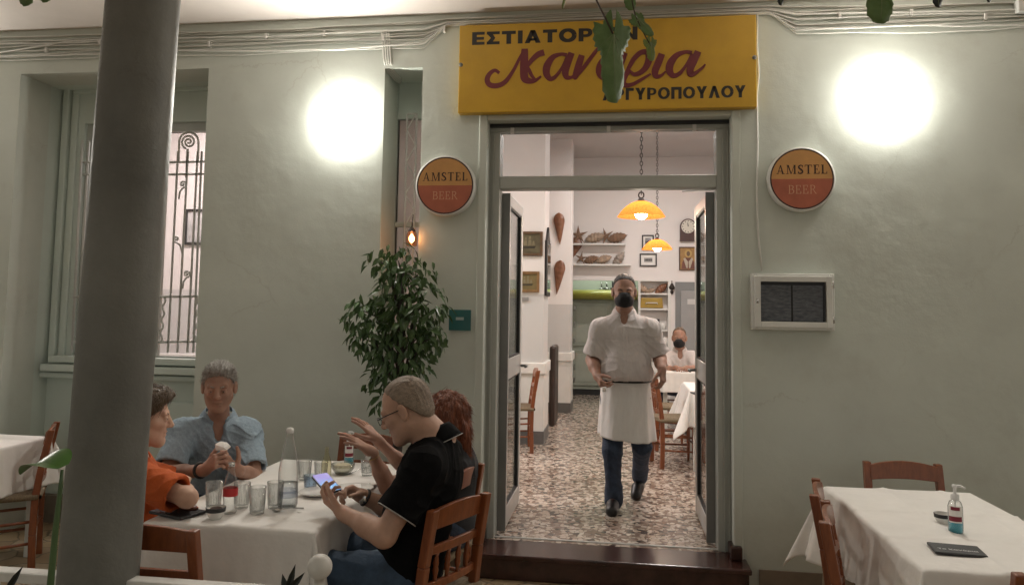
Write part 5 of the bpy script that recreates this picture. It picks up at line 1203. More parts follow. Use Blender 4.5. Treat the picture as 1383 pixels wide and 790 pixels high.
# ------------------------------------------------------------------ ficus
def leaf_card(mb, p, d, nrm, L, W_, bend=.25):
    d = unit(d); s = unit(np.cross(d, nrm)); n = np.cross(s, d)
    pts = [(0, 0, 0), (.30, .5, .06), (.30, -.5, .06), (.62, .40, .0), (.62, -.40, .0), (1.0, 0, -.10), (.30, 0, -.02), (.62, 0, -.06)]
    q = [p+d*L*a+s*W_*b+n*L*(c-bend*a*a*.5) for a, b, c in pts]
    mb.add(q, [(0, 6, 1), (0, 2, 6), (6, 7, 3, 1), (6, 2, 4, 7), (7, 5, 3), (7, 4, 5)])
fc = thing('ficus_tree', 'leafy potted ficus against the wall between the window niche and the door', 'potted tree', (P(540, 500, 4.45)[0], 4.45, 0))
fx = P(540, 500, 4.45)[0]; fy = 4.45
tr_ = MB(); tr_.tube([(fx-.02, fy, .25), (fx-.015, fy+.02, .7), (fx+.02, fy, 1.1), (fx-.01, fy, 1.5), (fx+.01, fy, 1.9)], [.035, .032, .026, .018, .006], 10)
rg = np.random.RandomState(11); fol = MB()
blobs = [((540, 352), .13, 95), ((512, 350), .06, 24), ((572, 368), .11, 50), ((536, 395), .16, 150), ((496, 420), .13, 85), ((585, 410), .14, 85), ((555, 425), .17, 150), ((515, 450), .16, 130), ((492, 455), .07, 34), ((570, 455), .15, 120), ((592, 455), .07, 40), ((535, 480), .17, 160), ((560, 490), .11, 60), ((518, 512), .10, 60), ((545, 520), .08, 40), ((520, 540), .05, 18)]
for (px, py), r_, n_ in blobs:
    r_ *= .86; px = 538+(px-540)*(1.06 if px < 540 else .92); ft = rg.normal(size=3)
    c = P(px, py, fy); tr_.tube([(fx, fy, max(.8, c[2]-.35)), lerp((fx, fy, c[2]-.1), c, .6), c], [.010, .006, .003], 6)
    for k in range(int(n_*.78)):
        v = rg.normal(size=3); v /= np.linalg.norm(v); p = c+v*r_*rg.rand()**.40*np.array([1.0, .95, .95]); p = p-A3(0, 0, .45)*max(0, np.hypot(*(p-c)[:2])-.06)+unit(np.round(v*1.6))*.018
        if p[1] > FY-.04: p[1] = FY-.05-.1*rg.rand()
        d = unit(v*np.array([.7, .7, .3])+A3(0, 0, -.75)+rg.normal(size=3)*.35); nr_ = unit(v+rg.normal(size=3)*.5+A3(0, 0, .5))
        leaf_card(fol, p, d, nr_, .054+.036*rg.rand(), .024+.012*rg.rand())
tr_.build('trunk', M_CHARC, fc, True, world=True); fol.build('foliage', M_LEAF, fc, False, world=True)
MB().lathe([(0, 0), (.13, 0), (.17, .30), (.185, .30), (.185, .33), (.155, .33), (.15, .28), (0, .28)], (fx, fy, 0), 24).build('pot', mat('terracotta', (.25, .10, .05), .7, .15), fc, True, world=True)

# ------------------------------------------------------------------ grape vine overhead
def vine_leaf(name, tip, stem, wdir, size, m, parent, fold=.35, asym=1.0, droop=.0, curl=.25):
    # palmate leaf: stem point, tip point, width direction
    stem, tip = np.array(stem), np.array(tip); d = tip-stem; L = np.linalg.norm(d); d /= L; s = unit(np.array(wdir)-d*(np.array(wdir)@d)); n = np.cross(s, d)
    ang = np.linspace(-PI*.93, PI*.93, 61); out = []
    for a in ang:
        lob = .62+.38*abs(math.cos(a*1.62))**1.3 if abs(a) < 1.95 else .60
        r_ = L*(.98*math.exp(-(a/.55)**2)+(1-math.exp(-(a/.55)**2))*.62*lob)*(1+.065*math.sin(a*31)*(1 if abs(a) > .12 else 0))
        out.append((r_*math.cos(a), r_*math.sin(a)*size))
    mb = MB(); vs = [stem]; R_ = 5
    for k in range(1, R_+1):
        for (y, x) in out:
            y_, x_ = y*k/R_, x*k/R_
            fo = abs(x_)*fold+.018*L*math.cos(x_/L*26)*abs(x_)/L*6*0.3
            vs.append(stem+d*y_+s*x_*(1 if x_ > 0 else asym)+n*(fo-curl*y_*y_/L*.3+.03*L*math.sin(y_/L*9)*(k/R_)))
    m_ = len(out); fs = [(0, 1+i, 2+i) for i in range(m_-1)]
    for k in range(R_-1):
        for i in range(m_-1): fs.append((1+k*m_+i, 1+(k+1)*m_+i, 1+(k+1)*m_+i+1, 1+k*m_+i+1))
    mb.add(vs, fs); o = mb.build(name, m, parent, True, world=True); so = o.modifiers.new('t', 'SOLIDIFY'); so.thickness = .0008
    vn = MB()
    for a in (0, .62, -.62, 1.25, -1.25):
        i = int(np.argmin(abs(ang-a))); y, x = out[i]
        vn.tube([stem+d*y*t+s*x*t*(1 if x > 0 else asym)+n*(abs(x*t)*fold-curl*(y*t)**2/L*.3+.03*L*math.sin(y*t/L*9)*t-.0012) for t in np.linspace(0, .9, 8)], [.0016*(1-.7*t) for t in np.linspace(0, 1, 8)], 5)
    vn.build('veins', mat('leaf_vein', (.22, .27, .13), .5, .1), o, True, world=True); return o
VY = 1.9
vine = thing('grape_vine', 'green grape vine hanging its leaves from above the top edge', 'vine', P(700, -60, VY))
cane = MB(); cane.tube([P(-100, -60, VY+.05), P(300, -85, VY), P(700, -60, VY), P(1000, -80, VY+.1), P(1450, -50, VY)], .012, 8)
cane.tube([P(795, -64, VY), P(806, 2, VY), P(817, 24, VY), P(828, 46, VY)], .0025, 6)
cane.tube([P(846, -70, VY), P(851, -10, VY), P(858, 22, VY), P(873, 52, VY), P(879, 62, VY)], .0016, 6)
for px in (35, 1062, 1190, 1267, 1335, 762): cane.tube([P(px, -72, VY), P(px, -30, VY), P(px+1, -12, VY)], .002, 6)
cane.build('cane', M_STEM, vine, True, world=True)
dpt = A3(.15, -.55, .1)
vine_leaf('leaf', P(828, 143, VY), P(829, 47, VY), A3(1, .35, .15), .52, M_VINE, vine, .75, .75)
vine_leaf('leaf', P(882, 50, VY), P(862, 26, VY), A3(.8, .3, .5), .6, M_VINE, vine, .4)
vine_leaf('leaf', P(880, 84, VY), P(879, 58, VY), A3(1, .3, 0), .6, M_VINEY, vine, .5)
vine_leaf('leaf', P(853, 16, VY), P(849, -14, VY), A3(1, .2, 0), .7, M_VINE, vine, .4)
vine_leaf('leaf', P(759, 14, VY), P(764, -14, VY), A3(.5, 1, 0), .3, M_VINEY, vine, .3)
vine_leaf('leaf', P(1188, 35, VY), P(1191, -24, VY), A3(1, .2, 0), .85, M_VINE, vine, .3)
vine_leaf('leaf', P(1054, 9, VY), P(1054, -16, VY), A3(1, .3, 0), .5, M_DARKLEAF, vine, .3)
vine_leaf('leaf', P(1266, 12, VY), P(1267, -22, VY), A3(1, .3, 0), .6, M_DARKLEAF, vine, .3)
vine_leaf('leaf', P(1335, 5, VY), P(1336, -18, VY), A3(1, .3, 0), .5, M_DARKLEAF, vine, .3)
vine_leaf('leaf', P(37, 10, VY), P(30, -22, VY), A3(1, .2, 0), .8, M_VINE, vine, .3); vine_leaf('leaf', P(62, 5, VY), P(58, -22, VY), A3(1, .2, 0), .8, M_VINE, vine, .3)

# foreground plants in a trough below the railing
tro = thing('plant_trough', 'stone trough of foreground plants in front of the railing', 'planter', (-1.6, 2.12, 0))
MB().box((-2.6, 2.0, 0), (-.7, 2.25, .42)).build('trough', mat('trough_stone', (.3, .28, .25), .8, .15), tro, bevel=.01, world=True)
LY = 2.12
lp = thing('arum_plant', 'single green arrow-shaped leaf on a tall stalk left of the column', 'plant', P(66, 850, LY))
MB().tube([(P(60, 900, LY)), P(68, 790, LY), P(75, 715, LY), P(82, 655, LY), P(84, 634, LY)], [.011, .010, .0085, .006, .004], 10).build('stalk', M_GREENST, lp, True, world=True)
a_, b_ = P(81, 632, LY), P(28, 632, LY-.02)
def lily(u, v):
    t = u; w_ = .085*math.sin(min(1, t*.97+.03)**.75*PI)**.8; x = (v-.5)*2
    p = lerp(a_, b_, t*1.0-.04*(1-t)*abs(x)*2); return p+A3(.02, .9, .12)*w_*x+A3(0, 0, 1)*(.022*math.sin(t*PI)+.03*abs(x)*w_/.085*.6-.02*t*t)
MB().grid(lily, 22, 12).build('leaf', mat('arum_leaf', (.085, .19, .045), .35, .25, 14), lp, True, world=True)
dk = thing('dark_leaf_plant', 'dark narrow leaves poking up at the bottom edge beside the white tablecloth', 'plant', P(392, 850, LY))
fo_ = MB()
for (p0, p1) in (((388, 800), (398, 763)), ((388, 800), (410, 774)), ((390, 800), (404, 783)), ((387, 802), (381, 775))): leaf_card(fo_, P(*p0, LY), P(*p1, LY)-P(*p0, LY), A3(.3, -1, .3), np.linalg.norm(P(*p1, LY)-P(*p0, LY)), .020, .1)
fo_.tube([P(386, 905, LY), P(388, 800, LY)], .003, 6); fo_.build('leaves', M_DARKLEAF, dk, world=True)
dk2 = thing('dark_leaf_plant', 'single dark pointed leaf at the bottom left corner beside the railing', 'plant', P(12, 860, LY))
fo_ = MB(); leaf_card(fo_, P(10, 800, LY), P(27, 766, LY)-P(10, 800, LY), A3(.2, -1, .3), .085, .022, .1); fo_.tube([P(8, 905, LY), P(10, 800, LY)], .003, 6); fo_.build('leaves', M_DARKLEAF, dk2, world=True)

# ------------------------------------------------------------------ things on the tables
def tumbler(px, py, label, h=.115, r=.036, m=M_GLASS):
    c = PZ(px, py, TZ+.002); t = thing('tumbler', label, 'glass', c, 0, 'drinking glasses on the diners\' table')
    MB().lathe([(0, .002), (r*.78, .002), (r*.82, .012), (r, h), (r*.94, h), (r*.76, .016), (0, .014)], c, 26).build('glass', m, t, True, world=True)
    q = MB()
    for k in range(9): an = 2*PI*k/9; q.tube([c+A3(r*.84*math.cos(an), r*.84*math.sin(an), .016), c+A3(r*.93*math.cos(an), r*.93*math.sin(an), h*.55)], .0016, 4)
    q.build('facets', M_GLASS, t, True, world=True); return t
tumbler(288, 687, 'empty tumbler standing just left of the red-labelled bottle')
tumbler(347, 694, 'empty faceted tumbler nearest the table\'s front edge, right of the red-labelled bottle', .115)
tumbler(326, 686, 'tumbler right behind the red-labelled bottle', .11)
tumbler(371, 686, 'tumbler touching the left side of the tall water bottle', .115)
tumbler(411, 648, 'tumbler behind the tall water bottle, near the far side', .10)
tumbler(419, 661, 'small bluish glass right behind the phone', .07, .034, thin_glass('blue_glass', (.80, .88, .96), .12))
tumbler(433, 646, 'tumbler beside the small oil bottle', .085)
tumbler(496, 642, 'tumbler at the far right under the raised hands', .08)
def bottle(px, py, prof, label, m=M_GLASS, cap=None, capm=None, lab=None):
    c = PZ(px, py, TZ+.002); t = thing('bottle', label, 'bottle', c)
    MB().lathe(prof, c, 30).build('glass', m, t, True, world=True)
    if cap: MB().lathe(cap, c, 20, cap=True).build('cap', capm, t, True, world=True)
    if lab:
        (r, z0, z1, lm) = lab; MB().lathe([(r, z0), (r, z1)], c, 30).build('label', lm, t, True, world=True)
    return t, c
t_, c_ = bottle(388, 684, [(0, .004), (.040, .002), (.043, .012), (.043, .15), (.041, .17), (.030, .235), (.019, .285), (.015, .310), (.0155, .318)], 'tall clear water bottle with a clip top, half full')
c_ = np.array(c_); MB().lathe([(0, .006), (.0405, .006), (.0405, .105), (0, .105)], c_, 28).build('water', thin_glass('water', (.86, .88, .90), .12), t_, True, world=True)
MB().lathe([(.0005, .345), (.013, .342), (.0175, .333), (.016, .320), (.0005, .317)], c_, 18).build('stopper', M_CERAM, t_, True, world=True)
MB().lathe([(.0437, .045), (.0437, .075)], c_, 28).build('printed_band', thin_glass('print_band', (.70, .73, .80), .05), t_, True, world=True)
bottle(310, 693, [(0, .003), (.026, .002), (.029, .010), (.027, .045), (.030, .07), (.030, .115), (.024, .140), (.0135, .175), (.012, .195), (.0125, .205)], 'small clear soda bottle with a red label and a silver cap', M_GLASS, [(.0135, .196), (.0145, .202), (.0135, .212)], M_STEEL, (.0305, .075, .108, M_REDL))
bottle(440, 652, [(0, .003), (.024, .002), (.025, .010), (.025, .10), (.016, .13), (.010, .15), (.010, .175), (.0125, .178)], 'small clear oil bottle beyond the phone', thin_glass('oil_glass', (.90, .88, .74), .1))
bottle(508, 622, [(0, .003), (.018, .002), (.019, .010), (.019, .08), (.012, .10), (.0085, .12), (.0095, .125)], 'small clear bottle at the far end under the raised hands', M_GLASS, [(.010, .12), (.011, .13), (.009, .14)], M_PLASTIC)
def sanitizer(px, py, label, s=1.0):
    c = PZ(px, py, TZ+.002); t = thing('sanitizer_bottle', label, 'hand sanitizer', c, 0, 'pump bottles of blue hand gel')
    L_ = lambda pr: [(r*s, z*s) for r, z in pr]
    MB().lathe(L_([(0, .002), (.026, .002), (.028, .008), (.028, .105), (.022, .125), (.012, .133), (.012, .138)]), c, 26).build('bottle', M_GLASS, t, True, world=True)
    MB().lathe(L_([(0, .004), (.0265, .004), (.0265, .045), (0, .047)]), c, 24).build('blue_gel', M_GEL, t, True, world=True)
    MB().lathe(L_([(.014, .130), (.016, .134), (.016, .152), (.010, .156), (.006, .158), (.006, .180), (.010, .182), (.010, .192), (0, .194)]), c, 20).tube([c+A3(0, 0, .187)*s, c+A3(.020, -.006, .189)*s, c+A3(.036, -.010, .181)*s], [.006*s, .0055*s, .004*s], 8).tube([c+A3(0, 0, .13)*s, c+A3(0, 0, .02)*s], .003*s, 6).build('pump', M_PLASTIC, t, True, world=True)
    vd = unit(A3(-c[0], -c[1], 0)); a0 = math.atan2(vd[1], vd[0])
    def arc(z0, z1, w_, r_): return lambda u, v: c+A3(r_*math.cos(a0+(u-.5)*w_), r_*math.sin(a0+(u-.5)*w_), z0+(z1-z0)*v)*1.0
    MB().grid(arc(.045*s, .112*s, 1.9, .0284*s), 14, 2).build('label', M_PAPER, t, True, world=True)
    for z0_, z1_, w_ in ((.050, .070, 1.85), (.094, .108, 1.2)): MB().grid(arc(z0_*s, z1_*s, w_, .0287*s), 14, 2).build('label_print', M_MAROON, t, True, world=True)
    return t
sanitizer(1291, 719, 'pump bottle of blue hand gel on the empty right table')
sanitizer(471, 627, 'pump bottle of blue hand gel at the far end of the diners\' table', .95)
def bowl(px, py, label, r=.042, h=.045, m=M_CERAM, band=True, fill=None):
    c = PZ(px, py, TZ+.002); t = thing('small_bowl', label, 'bowl', c)
    MB().lathe([(0, .003), (r*.55, .0), (r*.62, .004), (r*.95, h*.6), (r, h), (r*.94, h), (r*.85, h*.55), (r*.5, .010), (0, .009)], c, 28).build('bowl', m, t, True, world=True)
    if band: MB().lathe([(r*.965, h*.66), (r*1.012, h+.001), (r*.93, h+.0015)], c, 28).build('black_rim', M_BLKC, t, True, world=True)
    if fill: MB().lathe([(0, h*.9), (r*.5, h*.98), (r*.86, h*.72)], c, 20).build('filling', fill, t, True, world=True)
    return t
bowl(291, 700, 'small white bowl with a black rim holding brown ash at the table\'s near edge', .040, .046, M_CERAM, True, mat('brown_fill', (.05, .025, .015), .8, .4, 60))
bowl(1274, 707, 'small white bowl with a black rim beside the hand gel on the right table', .036, .042)
bowl(463, 640, 'wide clear salad bowl with leftovers near the far end', .062, .055, thin_glass('bowl_glass', (.90, .90, .86), .14), False, mat('salad_rest', (.42, .38, .26), .7, .4, 40))
def plate(px, py, r, label):
    c = PZ(px, py, TZ+.002); t = thing('plate', label, 'plate', c, 0, 'plates with leftovers')
    MB().lathe([(0, .004), (r*.6, .002), (r*.66, .004), (r, .017), (r*.985, .020), (r*.64, .009), (0, .008)], c, 36).build('plate', M_CERAM, t, True, world=True); return t, c
_, pc = plate(478, 663, .095, 'white plate with leftovers next to the man\'s watch')
_, pc2 = plate(428, 668, .085, 'white plate partly hidden behind the phone')
def crumple(c, r, label, seed=1, name='paper_napkin', cat='napkin'):
    rg_ = np.random.RandomState(seed); bm = bmesh.new()
    for k in range(15): v = unit(rg_.normal(size=3)); bm.verts.new(Vector(np.array(c)+v*r*(.75+.45*rg_.rand())*np.array([1, 1, .62])))
    bmesh.ops.convex_hull(bm, input=bm.verts); bmesh.ops.subdivide_edges(bm, edges=bm.edges, cuts=2, use_grid_fill=True, fractal=.35, seed=seed)
    for v in [v for v in bm.verts if not v.link_faces]: bm.verts.remove(v)
    me = bpy.data.meshes.new(name); bm.to_mesh(me); bm.free(); return props(addmesh(name, me, M_PAPER), label, cat)
crumple(pc+A3(.01, .01, .020), .030, 'crumpled paper napkin on the plate near the watch', 2)
crumple(PZ(505, 655, TZ+.015), .035, 'crumpled paper napkin under the raised hands', 4)
def flat_spoon(p0, p1, label):
    a, b = PZ(*p0, TZ+.004), PZ(*p1, TZ+.004); d = unit(b-a); s = A3(-d[1], d[0], 0)
    t = thing('spoon', label, 'spoon', a)
    MB().grid(lambda u, v: a+d*(u-.5)*.048+s*(v-.5)*.030*math.sin(max(.05, min(.95, u))*PI)+A3(0, 0, .008*((v-.5)**2*4+(u-.5)**2*3)-.001), 12, 8).build('spoon_head', M_STEEL, t, True, world=True)
    MB().tube([a+d*.022+A3(0, 0, .006), lerp(a, b, .5)+A3(0, 0, .008), b], [.0022, .0022, .0034], 6).build('handle', M_STEEL, t, True, world=True)
flat_spoon((375, 690), (410, 686), 'metal spoon on the cloth in front of the tall water bottle')
flat_spoon((497, 632), (472, 640), 'metal fork handle resting on the salad bowl')
crumple(PZ(393, 690, TZ+.002)+A3(.05, 0, 0), .022, 'flat folded napkin beside the spoon', 8)
# dark folder with a brown case, left near corner
def slab(c, L, W_, th, ang, name, m, label, cat, bev=.003):
    t = thing(name, label, cat, c, ang); MB().box((-L/2, -W_/2, 0), (L/2, W_/2, th)).build('cover', m, t, bevel=bev); return t
slab(PZ(240, 693, TZ+.004), .20, .13, .012, -.35, 'menu_folder', M_BLKC, 'dark folder lying on the near left corner of the diners\' table', 'folder')
gc = PZ(243, 690, TZ+.004)+A3(0, 0, .0125); sp = thing('glasses_case', 'reddish brown leather case lying on the dark folder', 'case', gc, -.1)
for dx in (-.045, .045): MB().lathe([(0, .016), (.030, .015), (.040, .006), (.038, 0), (0, 0)], (dx, 0, 0), 20, sx=1.05, sy=.62).build('shell', M_BROWNL, sp, True)
mc = PZ(1292, 744, TZ+.004); mn = thing('menu_folder', 'black menu folder with silver lettering on the right table', 'menu', mc, -.13)
MB().box((-.087, -.062, 0), (.087, .062, .010)).build('cover', M_BLKC, mn, bevel=.003)
text('Το Κανάρια', mat('silver_print', (.62, .62, .62), .4, .1), mn, (-.068, -.030, .0101), (1, 0, 0), (0, 1, 0),   .135, .021, 'lettering', .015, .0004, world=False)
slab(PZ(952, 532, TZ+ZF+.004), .22, .15, .012, .2, 'menu_folder', M_BLKC, 'black menu folder on the pointed tablecloth inside the door', 'menu')

# ------------------------------------------------------------------ people
def collar(par, c, M, m, r0=.060, r1=.078, h=.042, gap=.35, tip=.035, sx=1.05, sy=1.0, name='collar'):
    def f(u, v):
        a = gap+(2*PI-2*gap)*u; fr_ = max(0, math.cos(a)); r_ = r0+(r1-r0)*v
        z = h*(.55-v)-tip*fr_**2*v+.006*math.sin(v*PI); q = A3(math.sin(a)*r_*sx, math.cos(a)*r_*sy+.012*fr_*v, z-.022*max(0, math.cos(a))-.0)
        return c+M@q
    o = MB().grid(f, 40, 5).build(name, m, par, True, 0, True); so = o.modifiers.new('t', 'SOLIDIFY'); so.thickness = .003; return o
def hem_ring(par, e, d, r, m, name='piping', th=.0022):
    F_ = fr(d, (0.13, 0.2, 1)); o = MB().tube([e+r*(F_[:, 0]*math.cos(a)+F_[:, 2]*math.sin(a)) for a in np.linspace(0, 2*PI, 33)], th, 6, caps=False).build(name, m, par, True, 0, True); return o
def shoe(S, ank, toe, w_=.043):
    ank, toe = np.array(ank), np.array(toe); d = unit(toe-ank); S.rc(ank-d*.045+A3(0, 0, -.035), ank+A3(0, 0, .015), .040, .044, .02); S.rc(ank-d*.04+A3(0, 0, -.045), toe, .038, .030, .03); S.rc(lerp(ank, toe, .6), toe, .043, .034, .02)
def neck_sdf(S, J, c, M, s, r=.056): S.rc(c+M@(A3(0, -.022, -.06)*s), J.neck-A3(0, 0, .03), r*s, (r+.006)*s, .03)
def shirt_disp(J, M, amp, seed, placket=True, pocket=None, dirs=None):
    f1 = folds(amp*1.2, 27, M@unit([.80, .2, .5]), seed, 1.7); f2 = folds(amp*.62, 52, M@unit([-.75, .3, .55]), seed+3, 2.4)
    def f(p):
        d = f1(p)+f2(p); q = (p-J.pelvis)@M
        if placket: d = d-.0022*((np.abs(q[:, 0]) < .017) & (q[:, 1] > 0)).astype(np.float32)-.0012*((np.abs(np.abs(q[:, 0])-.015) < .003) & (q[:, 1] > 0))
        if pocket: d = d-.0024*((np.abs(q[:, 0]-pocket[0]) < .052) & (np.abs(q[:, 2]-pocket[1]) < .062) & (q[:, 1] > 0)).astype(np.float32)
        return d.astype(np.float32)
    return f
def legs(S, J, t=0.0, k=.04):
    for h_, kn_, an_ in ((J.RH, J.RK, J.RA), (J.LH, J.LK, J.LA)):
        S.rc(h_, kn_, .088+t, .060+t, k); S.rc(kn_, an_, .060+t, .040+t, .03)
    S.el(J.pelvis, (.165+t, .125+t, .11+t), torso_frame(J), .05)
GD = []      # joint checks
def mkperson(label, J, c, F, s, skin, hands, belly=1.0, wid=1.0, jaw=1.0, h=.0038, arms=1.0, neck=.056, full=True):
    S = SDF(); head_sdf(S, c, F, s, jaw); neck_sdf(S, J, c, F, s, neck); torso_sdf(S, J, -.004, belly, wid)
    arm_sdf(S, J.RS, J.RE, J.RW, 0, arms); arm_sdf(S, J.LS, J.LE, J.LW, 0, arms)
    if full: legs(S, J, -.012); 
    if full:
        for an_, to_ in ((J.RA, J.RT), (J.LA, J.LT)): shoe(S, an_, to_) if to_ is not None else None
    hands(S)
    o = props(S.mesh('person', skin, None, h), label, 'person'); eyes(c, F, s, o); return o
N_ = lambda *v: np.array(v, float)

# --- waiter walking out of the dining room
J = Pose(); J.neck = P(843, 425, 5.93); J.pelvis = P(845, 533, 5.95); J.RS = P(811, 443, 5.92); J.LS = P(877, 443, 5.92)
J.RE = P(800, 486, 5.93); J.RW = P(807, 508, 5.75); J.LE = P(891, 484, 5.95); J.LW = P(894, 499, 5.74)
J.RH = P(829, 542, 5.94); J.LH = P(861, 542, 5.95); J.RK = P(827, 608, 5.82); J.LK = P(867, 603, 5.93)
J.RA = N_(P(829, 668, 5.83)[0], 5.83, ZF+.09); J.RT = N_(P(826, 690, 5.66)[0], 5.66, ZF+.032); J.LA = P(864, 644, 6.30); J.LT = N_(P(859, 665, 6.17)[0], 6.17, ZF+.035)
wc_ = P(843, 394, 5.86); wF = fr(unit(CAM-wc_)+N_(.03, 0, -.10)); ws = 1.09; GD.append(J)
def hd(S):
    hand_sdf(S, J.RW, P(813, 521, 5.66)-J.RW, N_(.85, .35, .2), True, 1.05, ((35, 50, 30), (40, 50, 30), (45, 50, 30), (50, 50, 30)), 3, (.7, .5, .5))
    hand_sdf(S, J.LW, P(896, 517, 5.70)-J.LW, N_(-.8, .5, .1), False, 1.05, ((30, 45, 30), (35, 50, 30), (40, 50, 30), (45, 50, 30)), 3, (.7, .5, .5))
waiter = mkperson('waiter in a white shirt, long white apron and black mask walking out through the doorway', J, wc_, wF, ws, M_SKINP, hd, 1.25, 1.12, 1.1, .0042, 1.12)
brow_mb(wc_, wF, ws, waiter, M_HDARK)
hair_sdf(wc_, wF, ws, .0035, .100, -.072, .062, -.092, .0014, 190, recede=.035).mesh('hair', M_HDARK, waiter, .0036); strands(waiter.children[-1] if False else [o for o in waiter.children if o.name.startswith('hair')][0], wc_, wF, M_HDARK, 1600, .018, .0012, .3)
S = SDF(); W = lambda x, y, z: wc_+wF@(N_(x, y, z)*ws)
S.el(W(0, .034, -.058), N_(.067, .078, .062)*ws, wF); S.el(W(0, .086, -.038), N_(.040, .042, .052)*ws, wF, .04); S.cut(W(0, .09, .004), wF@unit([0, -.25, 1]), .008); S.cut(W(0, .005, 0), wF@unit([0, -1, .12]), .006)
S.disp = folds(.0012, 150, wF[:, 2], 2); mk = S.mesh('face_mask', M_MASK, waiter, .0036)
MB().tube([W(-.058, .045, -.030), W(-.078, .012, -.002)], .002, 5).tube([W(.058, .045, -.030), W(.078, .012, -.002)], .002, 5).tube([W(-.060, .035, -.075), W(-.080, -.008, -.034)], .002, 5).tube([W(.060, .035, -.075), W(.080, -.008, -.034)], .002, 5).build('ear_loops', M_MASK, mk, True, 0, True)
S = SDF(); TM = torso_sdf(S, J, .022, 1.35, 1.16, 1.08); S.el(J.pelvis+TM[:, 2]*.165+TM[:, 1]*.02, (.218, .184, .11), TM, .04)
for a_, b_ in ((J.RS, J.RE), (J.LS, J.LE)): sleeve(S, a_, b_, .86, .069, .090, .05)
S.cut(J.pelvis+A3(0, 0, .118), (0, 0, -1)); S.rc(wc_-wF[:, 2]*.05, J.neck-A3(0, .0, .03), .060, .066, .010, 's'); S.el(J.neck+N_(0, -.10, -.025), (.028, .07, .05), None, .02, 's')
S.disp = shirt_disp(J, TM, .0075, 1, True, (.095, .36)); sh = S.mesh('shirt', M_WSHIRT, waiter, .0048)
collar(sh, J.neck+A3(0, -.005, .030), fr((0, -1, -.25)), M_WSHIRT, .066, .094, .050, .36, .038)
S = SDF(); legs(S, J, .012); S.cut(J.RA+A3(0, 0, -.055), (0, 0, -1)); b2 = folds(.006, 38, (0, .2, 1), 4, 1.4)
S.rc(J.RA+A3(0, .01, .06), J.RA+A3(0, 0, -.02), .064, .070, .03); S.rc(lerp(J.LK, J.LA, .7), J.LA+A3(0, 0, .01), .058, .060, .03)
S.disp = b2; S.mesh('jeans', M_JEANS, waiter, .0048)
for a_, b_ in ((J.RA, J.RT), (J.LA, J.LT)):
    S = SDF(); shoe(S, a_, b_, .048); S.disp = lambda p: np.full(len(p), -.006, np.float32); S.cut((0, 0, ZF+.001), (0, 0, -1)); S.mesh('shoe', M_SHOE, waiter, .0045)
ac = (J.RH+J.LH)/2
def apron(u, v):
    a = PI*.06+u*PI*1.88+PI/2; z0 = P(845, 517, 5.78)[2]; zl = P(845, 596, 5.78)[2]-.050*(math.cos(a-PI)*.5-.1)*1.0
    fl = .010*v*math.sin(a*9+1)+.014*v*math.sin(a*5+.6)+.008*math.sqrt(abs(math.sin(a*8+v*1.5)))*(.3+.7*v)
    rx, ry = .186+.018*v+fl, .152+.06*v+fl-.03*v*(math.sin(a) > 0)
    return (ac[0]-.003+rx*math.cos(a)*(1+0*v)+.008*v, ac[1]-.02*v+ry*math.sin(a), z0+(zl+.045*math.cos(a)*-1-z0)*v)
ap = MB().grid(apron, 90, 30).build('apron', M_APRON, waiter, True, 0, True); so = ap.modifiers.new('t', 'SOLIDIFY'); so.thickness = .003
MB().grid(lambda u, v: (ac[0]-.003+.190*math.cos(2*PI*u), ac[1]+.162*math.sin(2*PI*u), P(845, 517, 5.78)[2]+.004-.040*v), 60, 2).build('waistband', M_APRON, ap, True, 0, True)
MB().grid(lambda u, v: (ac[0]+.200*math.cos(2*PI*u), ac[1]+.172*math.sin(2*PI*u), P(845, 512, 5.78)[2]+.010-.040*v), 60, 2).build('belt', M_SHOE, waiter, True, 0, True)
hc = J.RW+unit(P(813, 521, 5.66)-J.RW)*.13; props(MB().lathe([(0, 0), (.014, .002), (.016, .035), (.013, .036), (0, .034)], hc+N_(.012, -.03, -.03), 14).build('paper_cup', M_PAPER, None, True), 'small white thing held in the walking waiter\'s lower hand', 'cup')

# --- man in blue shirt facing the camera
J = Pose(); J.neck = P(295, 566, 3.95); J.pelvis = N_(J.neck[0]-.02, 4.0, .54); J.RS = P(246, 584, 3.82); J.LS = P(333, 584, 4.0)
J.RE = P(226, 641, 3.66); J.RW = P(277, 634, 3.52); J.LE = P(343, 645, 3.85); J.LW = P(320, 634, 3.60)
J.RH = J.pelvis+N_(-.07, -.05, 0); J.LH = J.pelvis+N_(.08, .03, 0); J.RK = N_(-1.98, 3.56, .55); J.LK = N_(-1.80, 3.70, .55); J.RA = N_(-1.92, 3.55, .09); J.LA = N_(-1.74, 3.70, .09); J.RT = J.RA+N_(.07, -.14, -.05); J.LT = J.LA+N_(.07, -.14, -.05)
bc = P(296, 522, 3.84); bF = fr(unit(CAM-bc)+N_(-.10, 0, -.26)); bs = 1.03; GD.append(J)
def hd(S):
    hand_sdf(S, J.RW, P(303, 612, 3.47)-J.RW, N_(.5, .7, -.1), True, 1.0, ((45, 60, 40), (50, 60, 40), (55, 60, 40), (60, 60, 40)), 2)
    hand_sdf(S, J.LW, P(297, 619, 3.52)-J.LW, N_(-.4, .2, .9), False, 1.0, ((40, 60, 40), (45, 60, 40), (50, 60, 40), (55, 60, 40)), 2)
blue = mkperson('grey-haired man in a light blue shirt facing the camera with a napkin in his hands', J, bc, bF, bs, M_SKINP, hd, 1.0, 1.0, 1.0, .0036, 1.0, .050)
brow_mb(bc, bF, bs, blue, M_HGREY)
def ex(S, W): S.el(W(.0, .040, .098), N_(.060, .045, .024)*bs, bF, .03)
